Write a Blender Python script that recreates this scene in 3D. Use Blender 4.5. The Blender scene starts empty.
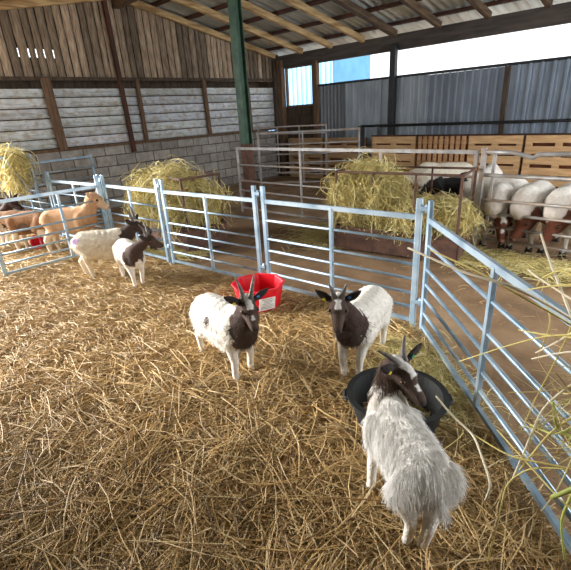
import bpy, math, random
import numpy as np
from mathutils import Vector, Matrix

# ------------------------------------------------------------------ camera, sky, light, exposure
sc = bpy.context.scene
COL = sc.collection
rng = np.random.default_rng(7)
random.seed(7)

cam_data = bpy.data.cameras.new('camera')
cam_data.sensor_width = 36.0
cam_data.lens = 26.525
cam_data.clip_start = 0.02
cam = bpy.data.objects.new('camera', cam_data)
COL.objects.link(cam)
CAM_R = Vector((0.7198, 0.6919, -0.0564)).normalized()
CAM_W = Vector((-0.657, 0.653, -0.377)).normalized()
CAM_U = CAM_R.cross(CAM_W).normalized()
CAM_R = CAM_W.cross(CAM_U).normalized()
cam.matrix_world = Matrix((
    (CAM_R.x, CAM_U.x, -CAM_W.x, 0.0),
    (CAM_R.y, CAM_U.y, -CAM_W.y, 0.0),
    (CAM_R.z, CAM_U.z, -CAM_W.z, 1.6813),
    (0, 0, 0, 1)))
sc.camera = cam

world = bpy.data.worlds.new('overcast_sky')
sc.world = world
world.use_nodes = True
bg = world.node_tree.nodes['Background']
bg.inputs['Color'].default_value = (0.93, 0.97, 1.0, 1)
bg.inputs['Strength'].default_value = 1.0

sun_d = bpy.data.lights.new('sun', 'SUN')
sun_d.energy = 8.0
sun_d.angle = math.radians(35)
sun_d.color = (1.0, 0.97, 0.92)
sun = bpy.data.objects.new('sun', sun_d)
COL.objects.link(sun)
# comes in low through the open side to the left of the viewer
sun.rotation_euler = Vector((0.80, 0.50, -0.36)).to_track_quat('-Z', 'Y').to_euler()

def area_light(name, loc, direction, sx, sy, energy, color=(1, 1, 1)):
    d = bpy.data.lights.new(name, 'AREA')
    d.shape = 'RECTANGLE'; d.size = sx; d.size_y = sy; d.energy = energy; d.color = color
    o = bpy.data.objects.new(name, d)
    COL.objects.link(o)
    o.location = loc
    o.rotation_euler = Vector(direction).to_track_quat('-Z', 'Y').to_euler()
    return o
# daylight through the two open sides of the barn
area_light('open_side_daylight', (-9.6, -0.3, 1.9), (1, 0.3, -0.22), 2.8, 2.4, 130, (0.97, 0.98, 1.0))
area_light('open_end_daylight', (3.6, 5.8, 1.7), (-1, 0.0, -0.1), 5.5, 2.4, 150, (0.97, 0.98, 1.0))

sc.view_settings.view_transform = 'Standard'
sc.view_settings.look = 'None'
sc.view_settings.gamma = 1.0
sc.view_settings.use_curve_mapping = False
sc.view_settings.exposure = 1.35
sc.cycles.max_bounces = 8
sc.cycles.diffuse_bounces = 5
sc.cycles.use_denoising = True

# ------------------------------------------------------------------ helpers
def lin(c):
    out = []
    for v in c:
        v = v / 255.0
        out.append(v / 12.92 if v <= 0.04045 else ((v + 0.055) / 1.055) ** 2.4)
    return tuple(out)

def L4(c): return lin(c) + (1.0,)

MATS = {}
def mat(name, c1, c2=None, rough=0.7, metal=0.0, scale=8.0, bump=0.0, bscale=None, stretch=(1, 1, 1), attr=None, lo=0.35, hi=0.65, c3=None, scale3=2.0):
    """noise-mottled surface; attr = colour attribute that multiplies it"""
    if name in MATS: return MATS[name]
    m = bpy.data.materials.new(name); m.use_nodes = True
    nt = m.node_tree; N = nt.nodes; K = nt.links
    b = N['Principled BSDF']
    b.inputs['Roughness'].default_value = rough
    b.inputs['Metallic'].default_value = metal
    tc = N.new('ShaderNodeTexCoord'); mp = N.new('ShaderNodeMapping')
    mp.inputs['Scale'].default_value = stretch
    K.new(tc.outputs['Object'], mp.inputs['Vector'])
    def noise(s, det=4):
        n = N.new('ShaderNodeTexNoise'); n.inputs['Scale'].default_value = s; n.inputs['Detail'].default_value = det
        K.new(mp.outputs['Vector'], n.inputs['Vector']); return n
    src = None
    if c2 is not None:
        n = noise(scale); r = N.new('ShaderNodeValToRGB')
        r.color_ramp.elements[0].position = lo; r.color_ramp.elements[0].color = L4(c1)
        r.color_ramp.elements[1].position = hi; r.color_ramp.elements[1].color = L4(c2)
        K.new(n.outputs['Fac'], r.inputs['Fac']); src = r.outputs['Color']
        if c3 is not None:
            n3 = noise(scale3, 3); r3 = N.new('ShaderNodeValToRGB')
            r3.color_ramp.elements[0].position = 0.48; r3.color_ramp.elements[1].position = 0.66
            K.new(n3.outputs['Fac'], r3.inputs['Fac'])
            mx = N.new('ShaderNodeMix'); mx.data_type = 'RGBA'
            K.new(r3.outputs['Color'], mx.inputs['Factor']); K.new(src, mx.inputs['A'])
            mx.inputs['B'].default_value = L4(c3); src = mx.outputs['Result']
    if attr:
        a = N.new('ShaderNodeAttribute'); a.attribute_name = attr
        if src is not None:
            mx = N.new('ShaderNodeMix'); mx.data_type = 'RGBA'; mx.blend_type = 'MULTIPLY'; mx.inputs['Factor'].default_value = 1.0
            K.new(src, mx.inputs['A']); K.new(a.outputs['Color'], mx.inputs['B']); src = mx.outputs['Result']
        else: src = a.outputs['Color']
    if src is not None: K.new(src, b.inputs['Base Color'])
    else: b.inputs['Base Color'].default_value = L4(c1)
    if bump:
        n = noise(bscale or scale * 3, 6); bp = N.new('ShaderNodeBump'); bp.inputs['Strength'].default_value = bump
        bp.inputs['Distance'].default_value = 0.02
        K.new(n.outputs['Fac'], bp.inputs['Height']); K.new(bp.outputs['Normal'], b.inputs['Normal'])
    MATS[name] = m
    return m

class MB:
    """collects verts / faces (and an optional per-face-vertex tint) for one mesh object"""
    def __init__(s): s.v = []; s.f = []; s.t = []; s.smooth = []
    def add(s, V, F, tint=(1, 1, 1), smooth=False):
        o = len(s.v)
        s.v += [tuple(p) for p in V]; s.f += [tuple(i + o for i in f) for f in F]
        s.t += [tint] * len(V); s.smooth += [smooth] * len(F)
        return s
    def box(s, c, size, rot=None, tint=(1, 1, 1)):
        hx, hy, hz = size[0] / 2, size[1] / 2, size[2] / 2
        V = [Vector((x, y, z)) for x in (-hx, hx) for y in (-hy, hy) for z in (-hz, hz)]
        if rot is not None: V = [rot @ p for p in V]
        V = [p + Vector(c) for p in V]
        F = [(0, 1, 3, 2), (4, 6, 7, 5), (0, 4, 5, 1), (2, 3, 7, 6), (0, 2, 6, 4), (1, 5, 7, 3)]
        return s.add(V, F, tint)
    def beam(s, a, b, w, h, up=(0, 0, 1), tint=(1, 1, 1)):
        a = Vector(a); b = Vector(b); d = (b - a); L = d.length; d.normalize()
        sd = d.cross(Vector(up))
        if sd.length < 1e-4: sd = d.cross(Vector((1, 0, 0)))
        sd.normalize(); u = sd.cross(d).normalized()
        R = Matrix((sd, d, u)).transposed()
        return s.box((a + b) / 2, (w, L, h), R, tint)
    def tube(s, pts, r, n=8, tint=(1, 1, 1), cap=True):
        pts = [Vector(p) for p in pts]; k = len(pts)
        rr = r if isinstance(r, (list, tuple)) else [r] * k
        V = []; F = []
        t0 = (pts[1] - pts[0]).normalized()
        ref = Vector((0, 0, 1)) if abs(t0.z) < 0.9 else Vector((1, 0, 0))
        sd = t0.cross(ref).normalized()
        for i in range(k):
            t = (pts[min(i + 1, k - 1)] - pts[max(i - 1, 0)]).normalized()
            sd = (sd - t * sd.dot(t)).normalized(); u = t.cross(sd)
            for j in range(n):
                a = 2 * math.pi * j / n
                V.append(pts[i] + (sd * math.cos(a) + u * math.sin(a)) * rr[i])
        for i in range(k - 1):
            for j in range(n):
                F.append((i * n + j, i * n + (j + 1) % n, (i + 1) * n + (j + 1) % n, (i + 1) * n + j))
        if cap:
            F.append(tuple(range(n - 1, -1, -1))); F.append(tuple((k - 1) * n + j for j in range(n)))
        return s.add(V, F, tint, smooth=n > 5)
    def build(s, name, material, parent=None, loc=None, tinted=False, bevel=0.0):
        me = bpy.data.meshes.new(name)
        me.from_pydata(s.v, [], s.f); me.update()
        me.polygons.foreach_set('use_smooth', s.smooth)
        if tinted:
            ca = me.color_attributes.new('tint', 'FLOAT_COLOR', 'POINT')
            ca.data.foreach_set('color', np.c_[np.array(s.t, dtype=np.float32), np.ones(len(s.t), np.float32)].ravel())
        me.materials.append(material)
        o = bpy.data.objects.new(name, me); COL.objects.link(o)
        if parent is not None: o.parent = parent
        if loc is not None: o.location = loc
        if bevel:
            md = o.modifiers.new('bevel', 'BEVEL'); md.width = bevel; md.segments = 2; md.limit_method = 'ANGLE'
        return o

def tag(o, label=None, cat=None, group=None, kind=None):
    if label: o['label'] = label
    if cat: o['category'] = cat
    if group: o['group'] = group
    if kind: o['kind'] = kind
    return o

def thing(name, label, cat, loc=(0, 0, 0), rz=0.0, group=None, kind=None):
    o = bpy.data.objects.new(name, None); COL.objects.link(o)
    o.empty_display_size = 0.1
    o.location = loc; o.rotation_euler = (0, 0, rz)
    return tag(o, label, cat, group, kind)

def struct(o, label=None):
    o['kind'] = 'structure'
    if label: o['label'] = label
    return o

def np_mesh(name, V, F, material, parent=None, color=None, attr='tint', smooth=False):
    """V (n,3) array, F (m,k) array of equal-sized faces"""
    V = np.asarray(V, np.float32); F = np.asarray(F, np.int32)
    me = bpy.data.meshes.new(name)
    me.vertices.add(len(V)); me.vertices.foreach_set('co', V.ravel())
    k = F.shape[1]
    me.loops.add(F.size); me.loops.foreach_set('vertex_index', F.ravel())
    me.polygons.add(len(F))
    me.polygons.foreach_set('loop_start', np.arange(0, F.size, k, dtype=np.int32))
    me.polygons.foreach_set('loop_total', np.full(len(F), k, np.int32))
    me.polygons.foreach_set('use_smooth', np.full(len(F), smooth))
    me.update(calc_edges=True); me.validate()
    if color is not None:
        ca = me.color_attributes.new(attr, 'FLOAT_COLOR', 'POINT')
        c = np.c_[np.asarray(color, np.float32), np.ones(len(V), np.float32)]
        ca.data.foreach_set('color', c.astype(np.float32).ravel())
    me.materials.append(material)
    o = bpy.data.objects.new(name, me); COL.objects.link(o)
    if parent is not None: o.parent = parent
    return o

def vnoise(x, y, s, seed=0):
    """smooth pseudo-noise from a few sines, about -1..1"""
    a = np.sin(x * s * 1.0 + seed) * np.cos(y * s * 1.13 + seed * 1.7)
    b = np.sin(x * s * 2.3 + y * s * 1.1 + seed * 2.1) * 0.5
    c = np.cos(x * s * 1.7 - y * s * 3.1 + seed * 0.6) * 0.4
    return (a + b + c) / 1.9

def strands(P, D, L, Wd, col, bend, nseg=3, tip=1.0, up=None, gravity=0.0):
    """ribbons with a raised middle line: P start points, D directions, L lengths, Wd widths, col (n,3), bend (n,3) sideways bow"""
    n = len(P)
    D = D / np.linalg.norm(D, axis=1, keepdims=True)
    if up is None:
        up = rng.normal(size=(n, 3)) * 0.5 + np.array([0, 0, 1.0])
    S = np.cross(D, up); S /= np.linalg.norm(S, axis=1, keepdims=True) + 1e-9
    U = np.cross(S, D)
    rings = []
    for i in range(nseg + 1):
        t = i / nseg
        c = P + D * (L * t)[:, None] + bend * (4 * t * (1 - t)) + np.array([0, 0, -1.0]) * np.atleast_1d(gravity * L * t * t)[:, None]
        w = np.broadcast_to(Wd * (1 + (tip - 1) * t), (n,))
        rings += [c - S * (w / 2)[:, None], c + U * (w * 0.35)[:, None], c + S * (w / 2)[:, None]]
    V = np.stack(rings, axis=1).reshape(-1, 3)
    per = 3 * (nseg + 1)
    f = []
    for i in range(nseg):
        for j in range(2):
            a = i * 3 + j
            f.append((a, a + 1, a + 4, a + 3))
    f = np.array(f)
    F = (np.arange(n)[:, None, None] * per + f[None]).reshape(-1, 4)
    C = np.repeat(col, per, axis=0)
    return V, F, C

# ------------------------------------------------------------------ materials
M_dirt = mat('bare_earth', (152, 122, 90), (122, 96, 70), 0.95, scale=3.0, bump=0.5, bscale=30, c3=(166, 138, 106), scale3=1.2)
M_bed = mat('trodden_straw', (178, 142, 88), (122, 90, 50), 0.95, scale=26, bump=0.8, bscale=60, c3=(190, 156, 100), scale3=5)
M_straw = mat('straw', (255, 255, 255), None, 0.6, attr='tint')
M_hay = mat('hay', (255, 255, 255), None, 0.7, attr='tint')
M_haycore = mat('packed_hay', (160, 142, 90), (92, 80, 48), 0.9, scale=22, bump=0.8, bscale=50)
M_galv = mat('galvanised_steel', (158, 182, 200), (126, 150, 170), 0.42, 0.45, scale=9, c3=(180, 198, 212), scale3=3)
M_oldgalv = mat('weathered_galvanised_steel', (176, 175, 175), (144, 141, 139), 0.5, 0.35, scale=7, c3=(160, 140, 122), scale3=4)
M_rust = mat('rusty_steel', (108, 78, 64), (78, 56, 48), 0.8, 0.2, scale=10, bump=0.2)
M_rafter = mat('pale_rafter_timber', (206, 180, 134), (176, 146, 100), 0.8, scale=5, stretch=(4, 0.5, 4), bump=0.2, c3=(142, 112, 74), scale3=3)
M_rafterdark = mat('dark_rafter_timber', (104, 84, 62), (66, 52, 40), 0.85, scale=6, stretch=(4, 0.5, 4), bump=0.3)
M_purlin = mat('red_brown_purlin', (82, 48, 36), (58, 38, 30), 0.85, scale=6)
M_darkwood = mat('dark_timber', (84, 70, 56), (54, 44, 36), 0.85, scale=7, stretch=(3, 3, 0.6), bump=0.25)
M_postwood = mat('brown_post_timber', (112, 88, 66), (80, 60, 44), 0.85, scale=9, stretch=(3, 3, 0.4), bump=0.3)
M_slab = mat('bark_edged_slab_wood', (184, 168, 148), (134, 116, 98), 0.9, scale=14, stretch=(2.5, 2.5, 0.35), bump=0.3, attr='tint')
M_tin = mat('old_tin_sheeting', (206, 214, 220), (180, 186, 190), 0.6, 0.1, scale=6, stretch=(1, 1, 1.5), c3=(172, 166, 156), scale3=9, attr='tint')
M_roof = mat('corrugated_roof_sheeting', (214, 222, 220), (176, 186, 184), 0.42, 0.3, scale=3, stretch=(1, 0.3, 1), c3=(168, 168, 160), scale3=1.5)
M_clad = mat('grey_box_profile_cladding', (140, 148, 156), (120, 128, 136), 0.5, 0.2, scale=4, stretch=(1, 1, 0.4), attr='tint')
M_steelpost = mat('black_steel', (44, 46, 50), (32, 34, 36), 0.6, 0.3, scale=8)
M_pallet = mat('pine_pallet_wood', (210, 174, 130), (186, 148, 106), 0.8, scale=8, stretch=(0.5, 3, 3), bump=0.15, attr='tint')
M_white_fleece = mat('white_fleece', (255, 255, 255), (226, 222, 214), 0.95, scale=14, bump=0.5, bscale=40, attr='coat')
M_coat = mat('goat_coat', (255, 255, 255), (240, 237, 232), 0.9, scale=40, bump=0.4, bscale=90, attr='coat')
M_hair = mat('long_goat_hair', (255, 255, 255), None, 0.85, attr='coat')
M_horn = mat('grey_horn', (124, 116, 110), (86, 80, 76), 0.55, scale=30, stretch=(1, 1, 3), bump=0.3)
M_hoof = mat('dark_hoof', (58, 50, 44), (38, 32, 28), 0.7, scale=30)
M_eye = mat('amber_eye', (60, 40, 22), None, 0.15)
M_red = mat('red_plastic', (226, 22, 44), (206, 16, 36), 0.38, scale=5)
M_black = mat('black_rubber', (20, 23, 22), (13, 15, 14), 0.7, scale=12)
M_yellow = mat('yellow_tag', (230, 214, 70), None, 0.5)
M_green = mat('green_tag', (40, 170, 110), None, 0.5)
M_blue = mat('blue_tag', (60, 120, 190), None, 0.5)
M_bluewall = mat('pale_blue_cladding', (96, 162, 208), (84, 150, 198), 0.5, scale=3)
M_whiteplastic = mat('white_plastic', (232, 234, 236), None, 0.5)

M_gapshade = mat('slab_gap_shade', (40, 34, 30), None, 0.95)  # near-black standing in for shade in the gaps of the gable slabs
M_eaves = mat('smoky_eaves_timber', (84, 76, 70), (62, 56, 52), 0.85, scale=5, stretch=(0.4, 3, 3), bump=0.2)
# green steel post: flaking paint above, bare rust-brown wood guard below
def post_material():
    m = bpy.data.materials.new('green_painted_steel'); m.use_nodes = True
    nt = m.node_tree; N = nt.nodes; K = nt.links; b = N['Principled BSDF']; b.inputs['Roughness'].default_value = 0.6
    tc = N.new('ShaderNodeTexCoord'); n = N.new('ShaderNodeTexNoise'); n.inputs['Scale'].default_value = 7
    r = N.new('ShaderNodeValToRGB')
    r.color_ramp.elements[0].position = 0.3; r.color_ramp.elements[0].color = L4((42, 70, 58))
    r.color_ramp.elements[1].position = 0.7; r.color_ramp.elements[1].color = L4((70, 100, 80))
    K.new(tc.outputs['Object'], n.inputs['Vector']); K.new(n.outputs['Fac'], r.inputs['Fac']); K.new(r.outputs['Color'], b.inputs['Base Color'])
    return m
M_greenpost = post_material()

def block_material():
    m = bpy.data.materials.new('concrete_blockwork'); m.use_nodes = True
    nt = m.node_tree; N = nt.nodes; K = nt.links; b = N['Principled BSDF']; b.inputs['Roughness'].default_value = 0.95
    tc = N.new('ShaderNodeTexCoord'); sp = N.new('ShaderNodeSeparateXYZ'); cb = N.new('ShaderNodeCombineXYZ')
    K.new(tc.outputs['Object'], sp.inputs['Vector'])
    K.new(sp.outputs['Y'], cb.inputs['X']); K.new(sp.outputs['Z'], cb.inputs['Y'])
    br = N.new('ShaderNodeTexBrick'); br.offset = 0.5
    br.inputs['Scale'].default_value = 1.0
    br.inputs['Brick Width'].default_value = 0.44; br.inputs['Row Height'].default_value = 0.215
    br.inputs['Mortar Size'].default_value = 0.011; br.inputs['Mortar Smooth'].default_value = 0.2
    br.inputs['Color1'].default_value = L4((166, 162, 156)); br.inputs['Color2'].default_value = L4((138, 134, 128))
    br.inputs['Mortar'].default_value = L4((92, 86, 80))
    K.new(cb.outputs['Vector'], br.inputs['Vector'])
    n = N.new('ShaderNodeTexNoise'); n.inputs['Scale'].default_value = 9; n.inputs['Detail'].default_value = 6
    K.new(tc.outputs['Object'], n.inputs['Vector'])
    mx = N.new('ShaderNodeMix'); mx.data_type = 'RGBA'; mx.blend_type = 'OVERLAY'; mx.inputs['Factor'].default_value = 0.6
    K.new(br.outputs['Color'], mx.inputs['A']); K.new(n.outputs['Fac'], mx.inputs['B']); K.new(mx.outputs['Result'], b.inputs['Base Color'])
    bp = N.new('ShaderNodeBump'); bp.inputs['Strength'].default_value = 0.8; bp.inputs['Distance'].default_value = 0.02
    ad = N.new('ShaderNodeMath'); ad.operation = 'MULTIPLY_ADD'; ad.inputs[1].default_value = -1.0
    K.new(br.outputs['Fac'], ad.inputs[0]); K.new(n.outputs['Fac'], ad.inputs[2])
    K.new(ad.outputs['Value'], bp.inputs['Height']); K.new(bp.outputs['Normal'], b.inputs['Normal'])
    return m
M_block = block_material()

# ------------------------------------------------------------------ the barn
XL, YB = -9.05, 9.07          # inner faces of the gable wall and of the long back wall
EZ = 3.02                     # underside of the rafters at the eaves
SL = 0.205                    # roof pitch
RY = 4.75                     # ridge line
def rafter_z(y): return EZ + SL * (YB - y) if y >= RY else EZ + SL * (YB - RY) - 0.185 * (RY - y)

# ground
def grid(x0, x1, y0, y1, nx, ny, zf):
    X, Y = np.meshgrid(np.linspace(x0, x1, nx), np.linspace(y0, y1, ny))
    Z = zf(X, Y)
    V = np.c_[X.ravel(), Y.ravel(), Z.ravel()]
    i = np.arange(nx * ny).reshape(ny, nx)
    F = np.c_[i[:-1, :-1].ravel(), i[:-1, 1:].ravel(), i[1:, 1:].ravel(), i[1:, :-1].ravel()]
    return V, F
V, F = grid(-14, 9, -7, 14, 180, 170, lambda x, y: -0.02 + 0.012 * vnoise(x, y, 3.0, 1) + 0.008 * vnoise(x, y, 9, 4))
struct(np_mesh('floor', V, F, M_dirt, smooth=True), 'bare brown earth floor of the barn')

# left (gable) wall: concrete blocks, tin sheeting above, bark-edged slabs in the gable
WY0, WY1 = 1.2, 9.2
wb = MB(); wb.box((XL - 0.08, (WY0 + WY1) / 2, 0.61), (0.16, WY1 - WY0, 1.28))
struct(wb.build('wall_left', M_block), 'grey concrete block wall along the left side')
# lapped horizontal tin sheeting with a step at every lap
tin = MB()
y_edges = [WY0, 3.13, 4.7, 6.6, 8.0, WY1]
for a, b in zip(y_edges[:-1], y_edges[1:]):
    z = 1.30
    off = random.uniform(-0.01, 0.01)
    k = 0
    while z < 2.34:
        hgt = 0.178
        t = random.uniform(0.82, 1.08)
        tint = (t, t * random.uniform(0.96, 1.0), t * random.uniform(0.93, 1.0))
        zt = min(z + hgt, 2.35)
        V = []
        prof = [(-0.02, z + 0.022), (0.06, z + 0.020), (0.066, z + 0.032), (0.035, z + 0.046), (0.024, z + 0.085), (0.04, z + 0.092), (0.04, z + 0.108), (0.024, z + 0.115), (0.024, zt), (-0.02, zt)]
        for yy in (a, b):
            for dx, zz in prof: V.append((XL + dx - 0.02, yy, zz + off))
        n = len(prof)
        Fs = [(j, j + 1, n + j + 1, n + j) for j in range(n - 1)]
        tin.add(V, Fs, tint)
        z += hgt; k += 1
tb_ = MB(); tb_.box((XL - 0.06, (WY0 + WY1) / 2, 1.82), (0.04, WY1 - WY0, 1.10))  # dark backing added so the open gaps read as lap shadows
struct(tb_.build('wall_left_lap_shade', M_darkwood), 'added dark backing that draws shadow lines between the tin courses')
struct(tin.build('wall_left_sheeting', M_tin, tinted=True), 'weathered grey tin sheeting lapped in horizontal courses')
# gable slabs
sl = MB()
y = WY0
i = 0
while y < 9.1:
    w = random.uniform(0.12, 0.17)
    gap = 0.006
    top = rafter_z(min(y + w / 2, 9.07)) + 0.08
    t = random.choice([0.42, 0.6, 0.85, 1.0, 1.15]) * random.uniform(0.9, 1.1)
    tint = (t, t * 0.97, t * 0.93)
    # convex bark-edged slab: five-sided section, slightly wavering edges
    rows = 8; V = []; sec = 5
    for r in range(rows + 1):
        zz = 2.50 + (top - 2.50) * r / rows
        e0 = y + gap + random.uniform(0, 0.010); e1 = y + w - random.uniform(0, 0.010)
        m_ = (e0 + e1) / 2
        for yy, dx in ((e0, 0.0), (e0 * 0.75 + e1 * 0.25, 0.026), (m_, 0.034), (e0 * 0.25 + e1 * 0.75, 0.026), (e1, 0.0)):
            V.append((XL + dx, yy, zz))
    Fs = []
    for r in range(rows):
        for j in range(sec - 1):
            Fs.append((r * sec + j, r * sec + j + 1, (r + 1) * sec + j + 1, (r + 1) * sec + j))
        Fs.append((r * sec + sec - 1, r * sec, (r + 1) * sec, (r + 1) * sec + sec - 1))
    sl.add(V, Fs, tint)
    y += w; i += 1
struct(sl.build('wall_left_gable', M_slab, tinted=True), 'gable of upright bark-edged brown slab boards')
# added dark sheet standing in for shade between slabs; hole lets daylight glint through
fb = MB()
hy0, hy1, hz0, hz1 = 2.80, 3.50, 2.86, 3.00
fb.box((XL - 0.05, (WY0 + hy0) / 2, 3.25), (0.02, hy0 - WY0, 1.5)); fb.box((XL - 0.05, (hy1 + 9.3) / 2, 3.25), (0.02, 9.3 - hy1, 1.5))
fb.box((XL - 0.05, (hy0 + hy1) / 2, (2.5 + hz0) / 2), (0.02, hy1 - hy0, hz0 - 2.5)); fb.box((XL - 0.05, (hy0 + hy1) / 2, (hz1 + 4.0) / 2), (0.02, hy1 - hy0, 4.0 - hz1))
struct(fb.build('wall_left_gap_shade', M_gapshade), 'added dark sheet standing in for shade between the gable boards')
lg = MB(); lg.beam((XL + 0.05, WY0, 2.50), (XL + 0.05, WY1, 2.545), 0.08, 0.06)
struct(lg.build('trim_1', M_darkwood), 'timber ledger under the gable boards')
lg = MB(); lg.beam((XL + 0.05, WY0, 1.265), (XL + 0.05, WY1, 1.30), 0.09, 0.05)
struct(lg.build('trim_2', M_postwood), 'timber plate on top of the block wall')
# dark lean-to behind the slot above the sheeting; end piece added to block sky
ln = MB(); ln.box((XL - 0.42, 9.25, 2.5), (0.7, 0.04, 0.4)); ln.box((XL - 0.75, 5.2, 1.9), (0.05, 8.4, 1.5)); ln.box((XL - 0.56, 5.2, 2.69), (0.9, 8.4, 0.04))
struct(ln.build('wall_outside_shed', M_darkwood), 'dark boarding behind the slot in the left wall')

def wall_post(y0, z0, y1, z1, w, d, m, label):
    b = MB(); b.beam((XL + 0.05 + d / 2, y0, z0), (XL + 0.05 + d / 2, y1, z1), d, w, up=(0, 1, 0))
    return struct(b.build('column', m, bevel=0.006), label)
wall_post(3.13, 1.27, 3.10, 2.52, 0.15, 0.10, M_postwood, 'broad brown timber post on the block wall')
wall_post(4.56, 1.10, 4.50, 3.86, 0.075, 0.09, M_purlin, 'slim dark steel post against the left wall')
wall_post(4.90, 1.30, 4.90, 2.52, 0.075, 0.07, M_postwood, 'thin timber post on the tin sheeting')
wall_post(6.62, 1.32, 6.60, 2.52, 0.09, 0.07, M_postwood, 'thin timber post on the tin sheeting')
wall_post(8.00, 1.30, 7.98, 2.45, 0.07, 0.06, M_postwood, 'thin timber post on the tin sheeting')

nw = MB(); nw.box((-0.4, -1.15, 1.4), (8.4, 0.1, 2.8))  # unseen wall added behind the camera to shade the foreground
struct(nw.build('wall_near_shade', M_darkwood), 'added unseen dark wall behind the viewer, shading the foreground')
rw = MB(); rw.box((3.75, 0.45, 1.5), (0.1, 4.5, 3.0))  # unseen wall added to cut daylight coming from the right
struct(rw.build('wall_right_shade', M_darkwood), 'added unseen dark wall right of the viewer, cutting side light')
# back wall: cladding with a long open strip above
def profile_sheet(x0, x1, z0, z1, y, tint, pitch=0.19, depth=0.04, kind='box'):
    b = MB(); pts = []
    x = x0
    if kind == 'box':
        while x < x1:
            for dx, dy in ((0, 0), (0.008, depth), (0.040, depth), (0.048, 0), (0.075, 0), (0.08, 0.006), (0.088, 0.006), (0.093, 0)):
                pts.append((min(x + dx, x1), y - dy))
            x += pitch
    else:
        n = int((x1 - x0) / pitch * 8)
        for k in range(n + 1):
            xx = x0 + (x1 - x0) * k / n
            pts.append((xx, y - depth / 2 + depth / 2 * math.cos(2 * math.pi * (xx - x0) / pitch)))
    pts.append((x1, y))
    V = [(px, py, z) for z in (z0, z1) for px, py in pts]
    n = len(pts)
    Fs = [(j, j + 1, n + j + 1, n + j) for j in range(n - 1)]
    b.add(V, Fs, tint)
    return b
cl = MB()
def merge(dst, src): dst.add(src.v, src.f, src.t[0])
merge(cl, profile_sheet(-7.48, -6.62, 1.0, 2.27, YB, (0.72, 0.70, 0.70), 0.11, 0.03, 'round'))
merge(cl, profile_sheet(-6.64, -5.36, 1.0, 2.26, YB - 0.02, (1.25, 1.27, 1.25)))
merge(cl, profile_sheet(-5.34, -4.55, 1.0, 2.26, YB - 0.02, (1.18, 1.2, 1.18)))
merge(cl, profile_sheet(-4.56, -3.02, 1.0, 2.25, YB - 0.01, (0.88, 0.92, 1.0), 0.15))
merge(cl, profile_sheet(-3.03, -1.3, 1.0, 2.26, YB - 0.02, (0.95, 1.02, 1.12), 0.19))
merge(cl, profile_sheet(-1.32, 3.6, 1.0, 2.26, YB - 0.01, (0.9, 0.95, 1.05), 0.19))
struct(cl.build('wall_back', M_clad, tinted=True), 'grey metal cladding along the back wall')
bw = MB(); bw.box((-2.7, YB + 0.08, 0.5), (12.8, 0.12, 1.02))
struct(bw.build('wall_back_base', M_block), 'low block base behind the pallets')
bd = MB()
for k in range(6):
    bd.box((-8.12, YB + 0.02, 1.10 + k * 0.13), (1.3, 0.03, 0.12), tint=(1, 1, 1))
bd.box((-8.12, YB + 0.06, 1.4), (1.3, 0.02, 0.9))
struct(bd.build('wall_back_boards', M_darkwood), 'dark horizontal boards under the corner window')
eb = MB(); eb.beam((-9.2, YB + 0.02, 2.88), (3.6, YB + 0.02, 2.88), 0.12, 0.17)
eb.beam((-9.2, YB + 0.02, 3.03), (3.6, YB + 0.02, 3.03), 0.10, 0.13)
struct(eb.build('beam', M_eaves), 'dark eaves beam above the open strip')
tr = MB(); tr.beam((-7.5, YB - 0.01, 2.285), (3.6, YB - 0.01, 2.27), 0.08, 0.05)
struct(tr.build('trim_3', M_steelpost), 'rail along the top of the cladding')
wf = MB()
wf.box((-8.12, YB, 1.85), (0.95, 0.07, 0.05)); wf.box((-8.12, YB, 2.79), (0.95, 0.07, 0.05))
wf.box((-8.60, YB, 2.32), (0.05, 0.07, 0.98)); wf.box((-7.67, YB, 2.32), (0.05, 0.07, 0.98))
struct(wf.build('window_1', M_postwood), 'corner window opening without glass')
def upright(x, y, z0, z1, w, d, m, label, name='column', x1=None):
    b = MB(); b.beam((x, y, z0), (x if x1 is None else x1, y, z1), w, d, up=(0, 1, 0))
    return struct(b.build(name, m, bevel=0.006), label)
upright(-8.77, YB - 0.05, 0.0, 2.98, 0.17, 0.15, M_postwood, 'pale brown corner post')
upright(-8.97, YB - 0.08, 0.0, 3.02, 0.10, 0.12, M_darkwood, 'dark corner post against the gable')
upright(-7.55, YB - 0.04, 0.0, 2.85, 0.13, 0.12, M_postwood, 'brown timber post between window and cladding')
upright(-5.33, YB - 0.10, 0.0, 2.92, 0.13, 0.12, M_steelpost, 'black steel post against the cladding')
upright(-2.98, YB - 0.05, 1.0, 2.25, 0.09, 0.06, M_darkwood, 'dark brown post on the cladding', x1=-3.0)
upright(-0.2, YB - 0.10, 0.0, 2.92, 0.13, 0.12, M_steelpost, 'black steel post at the right end of the cladding')

# green post under the ridge
gp = MB()
gx, gy = -6.25, 5.42
for sx in (-0.075, 0.075): gp.box((gx, gy + sx, 2.55), (0.16, 0.016, 2.7))
gp.box((gx, gy, 2.55), (0.014, 0.15, 2.7))
struct(gp.build('column', M_greenpost), 'green painted steel post under the ridge')
gb = MB(); gb.box((gx, gy, 0.6), (0.17, 0.17, 1.2))
struct(gb.build('column', M_rust, bevel=0.01), 'red-brown lower casing of the green post')

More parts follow.
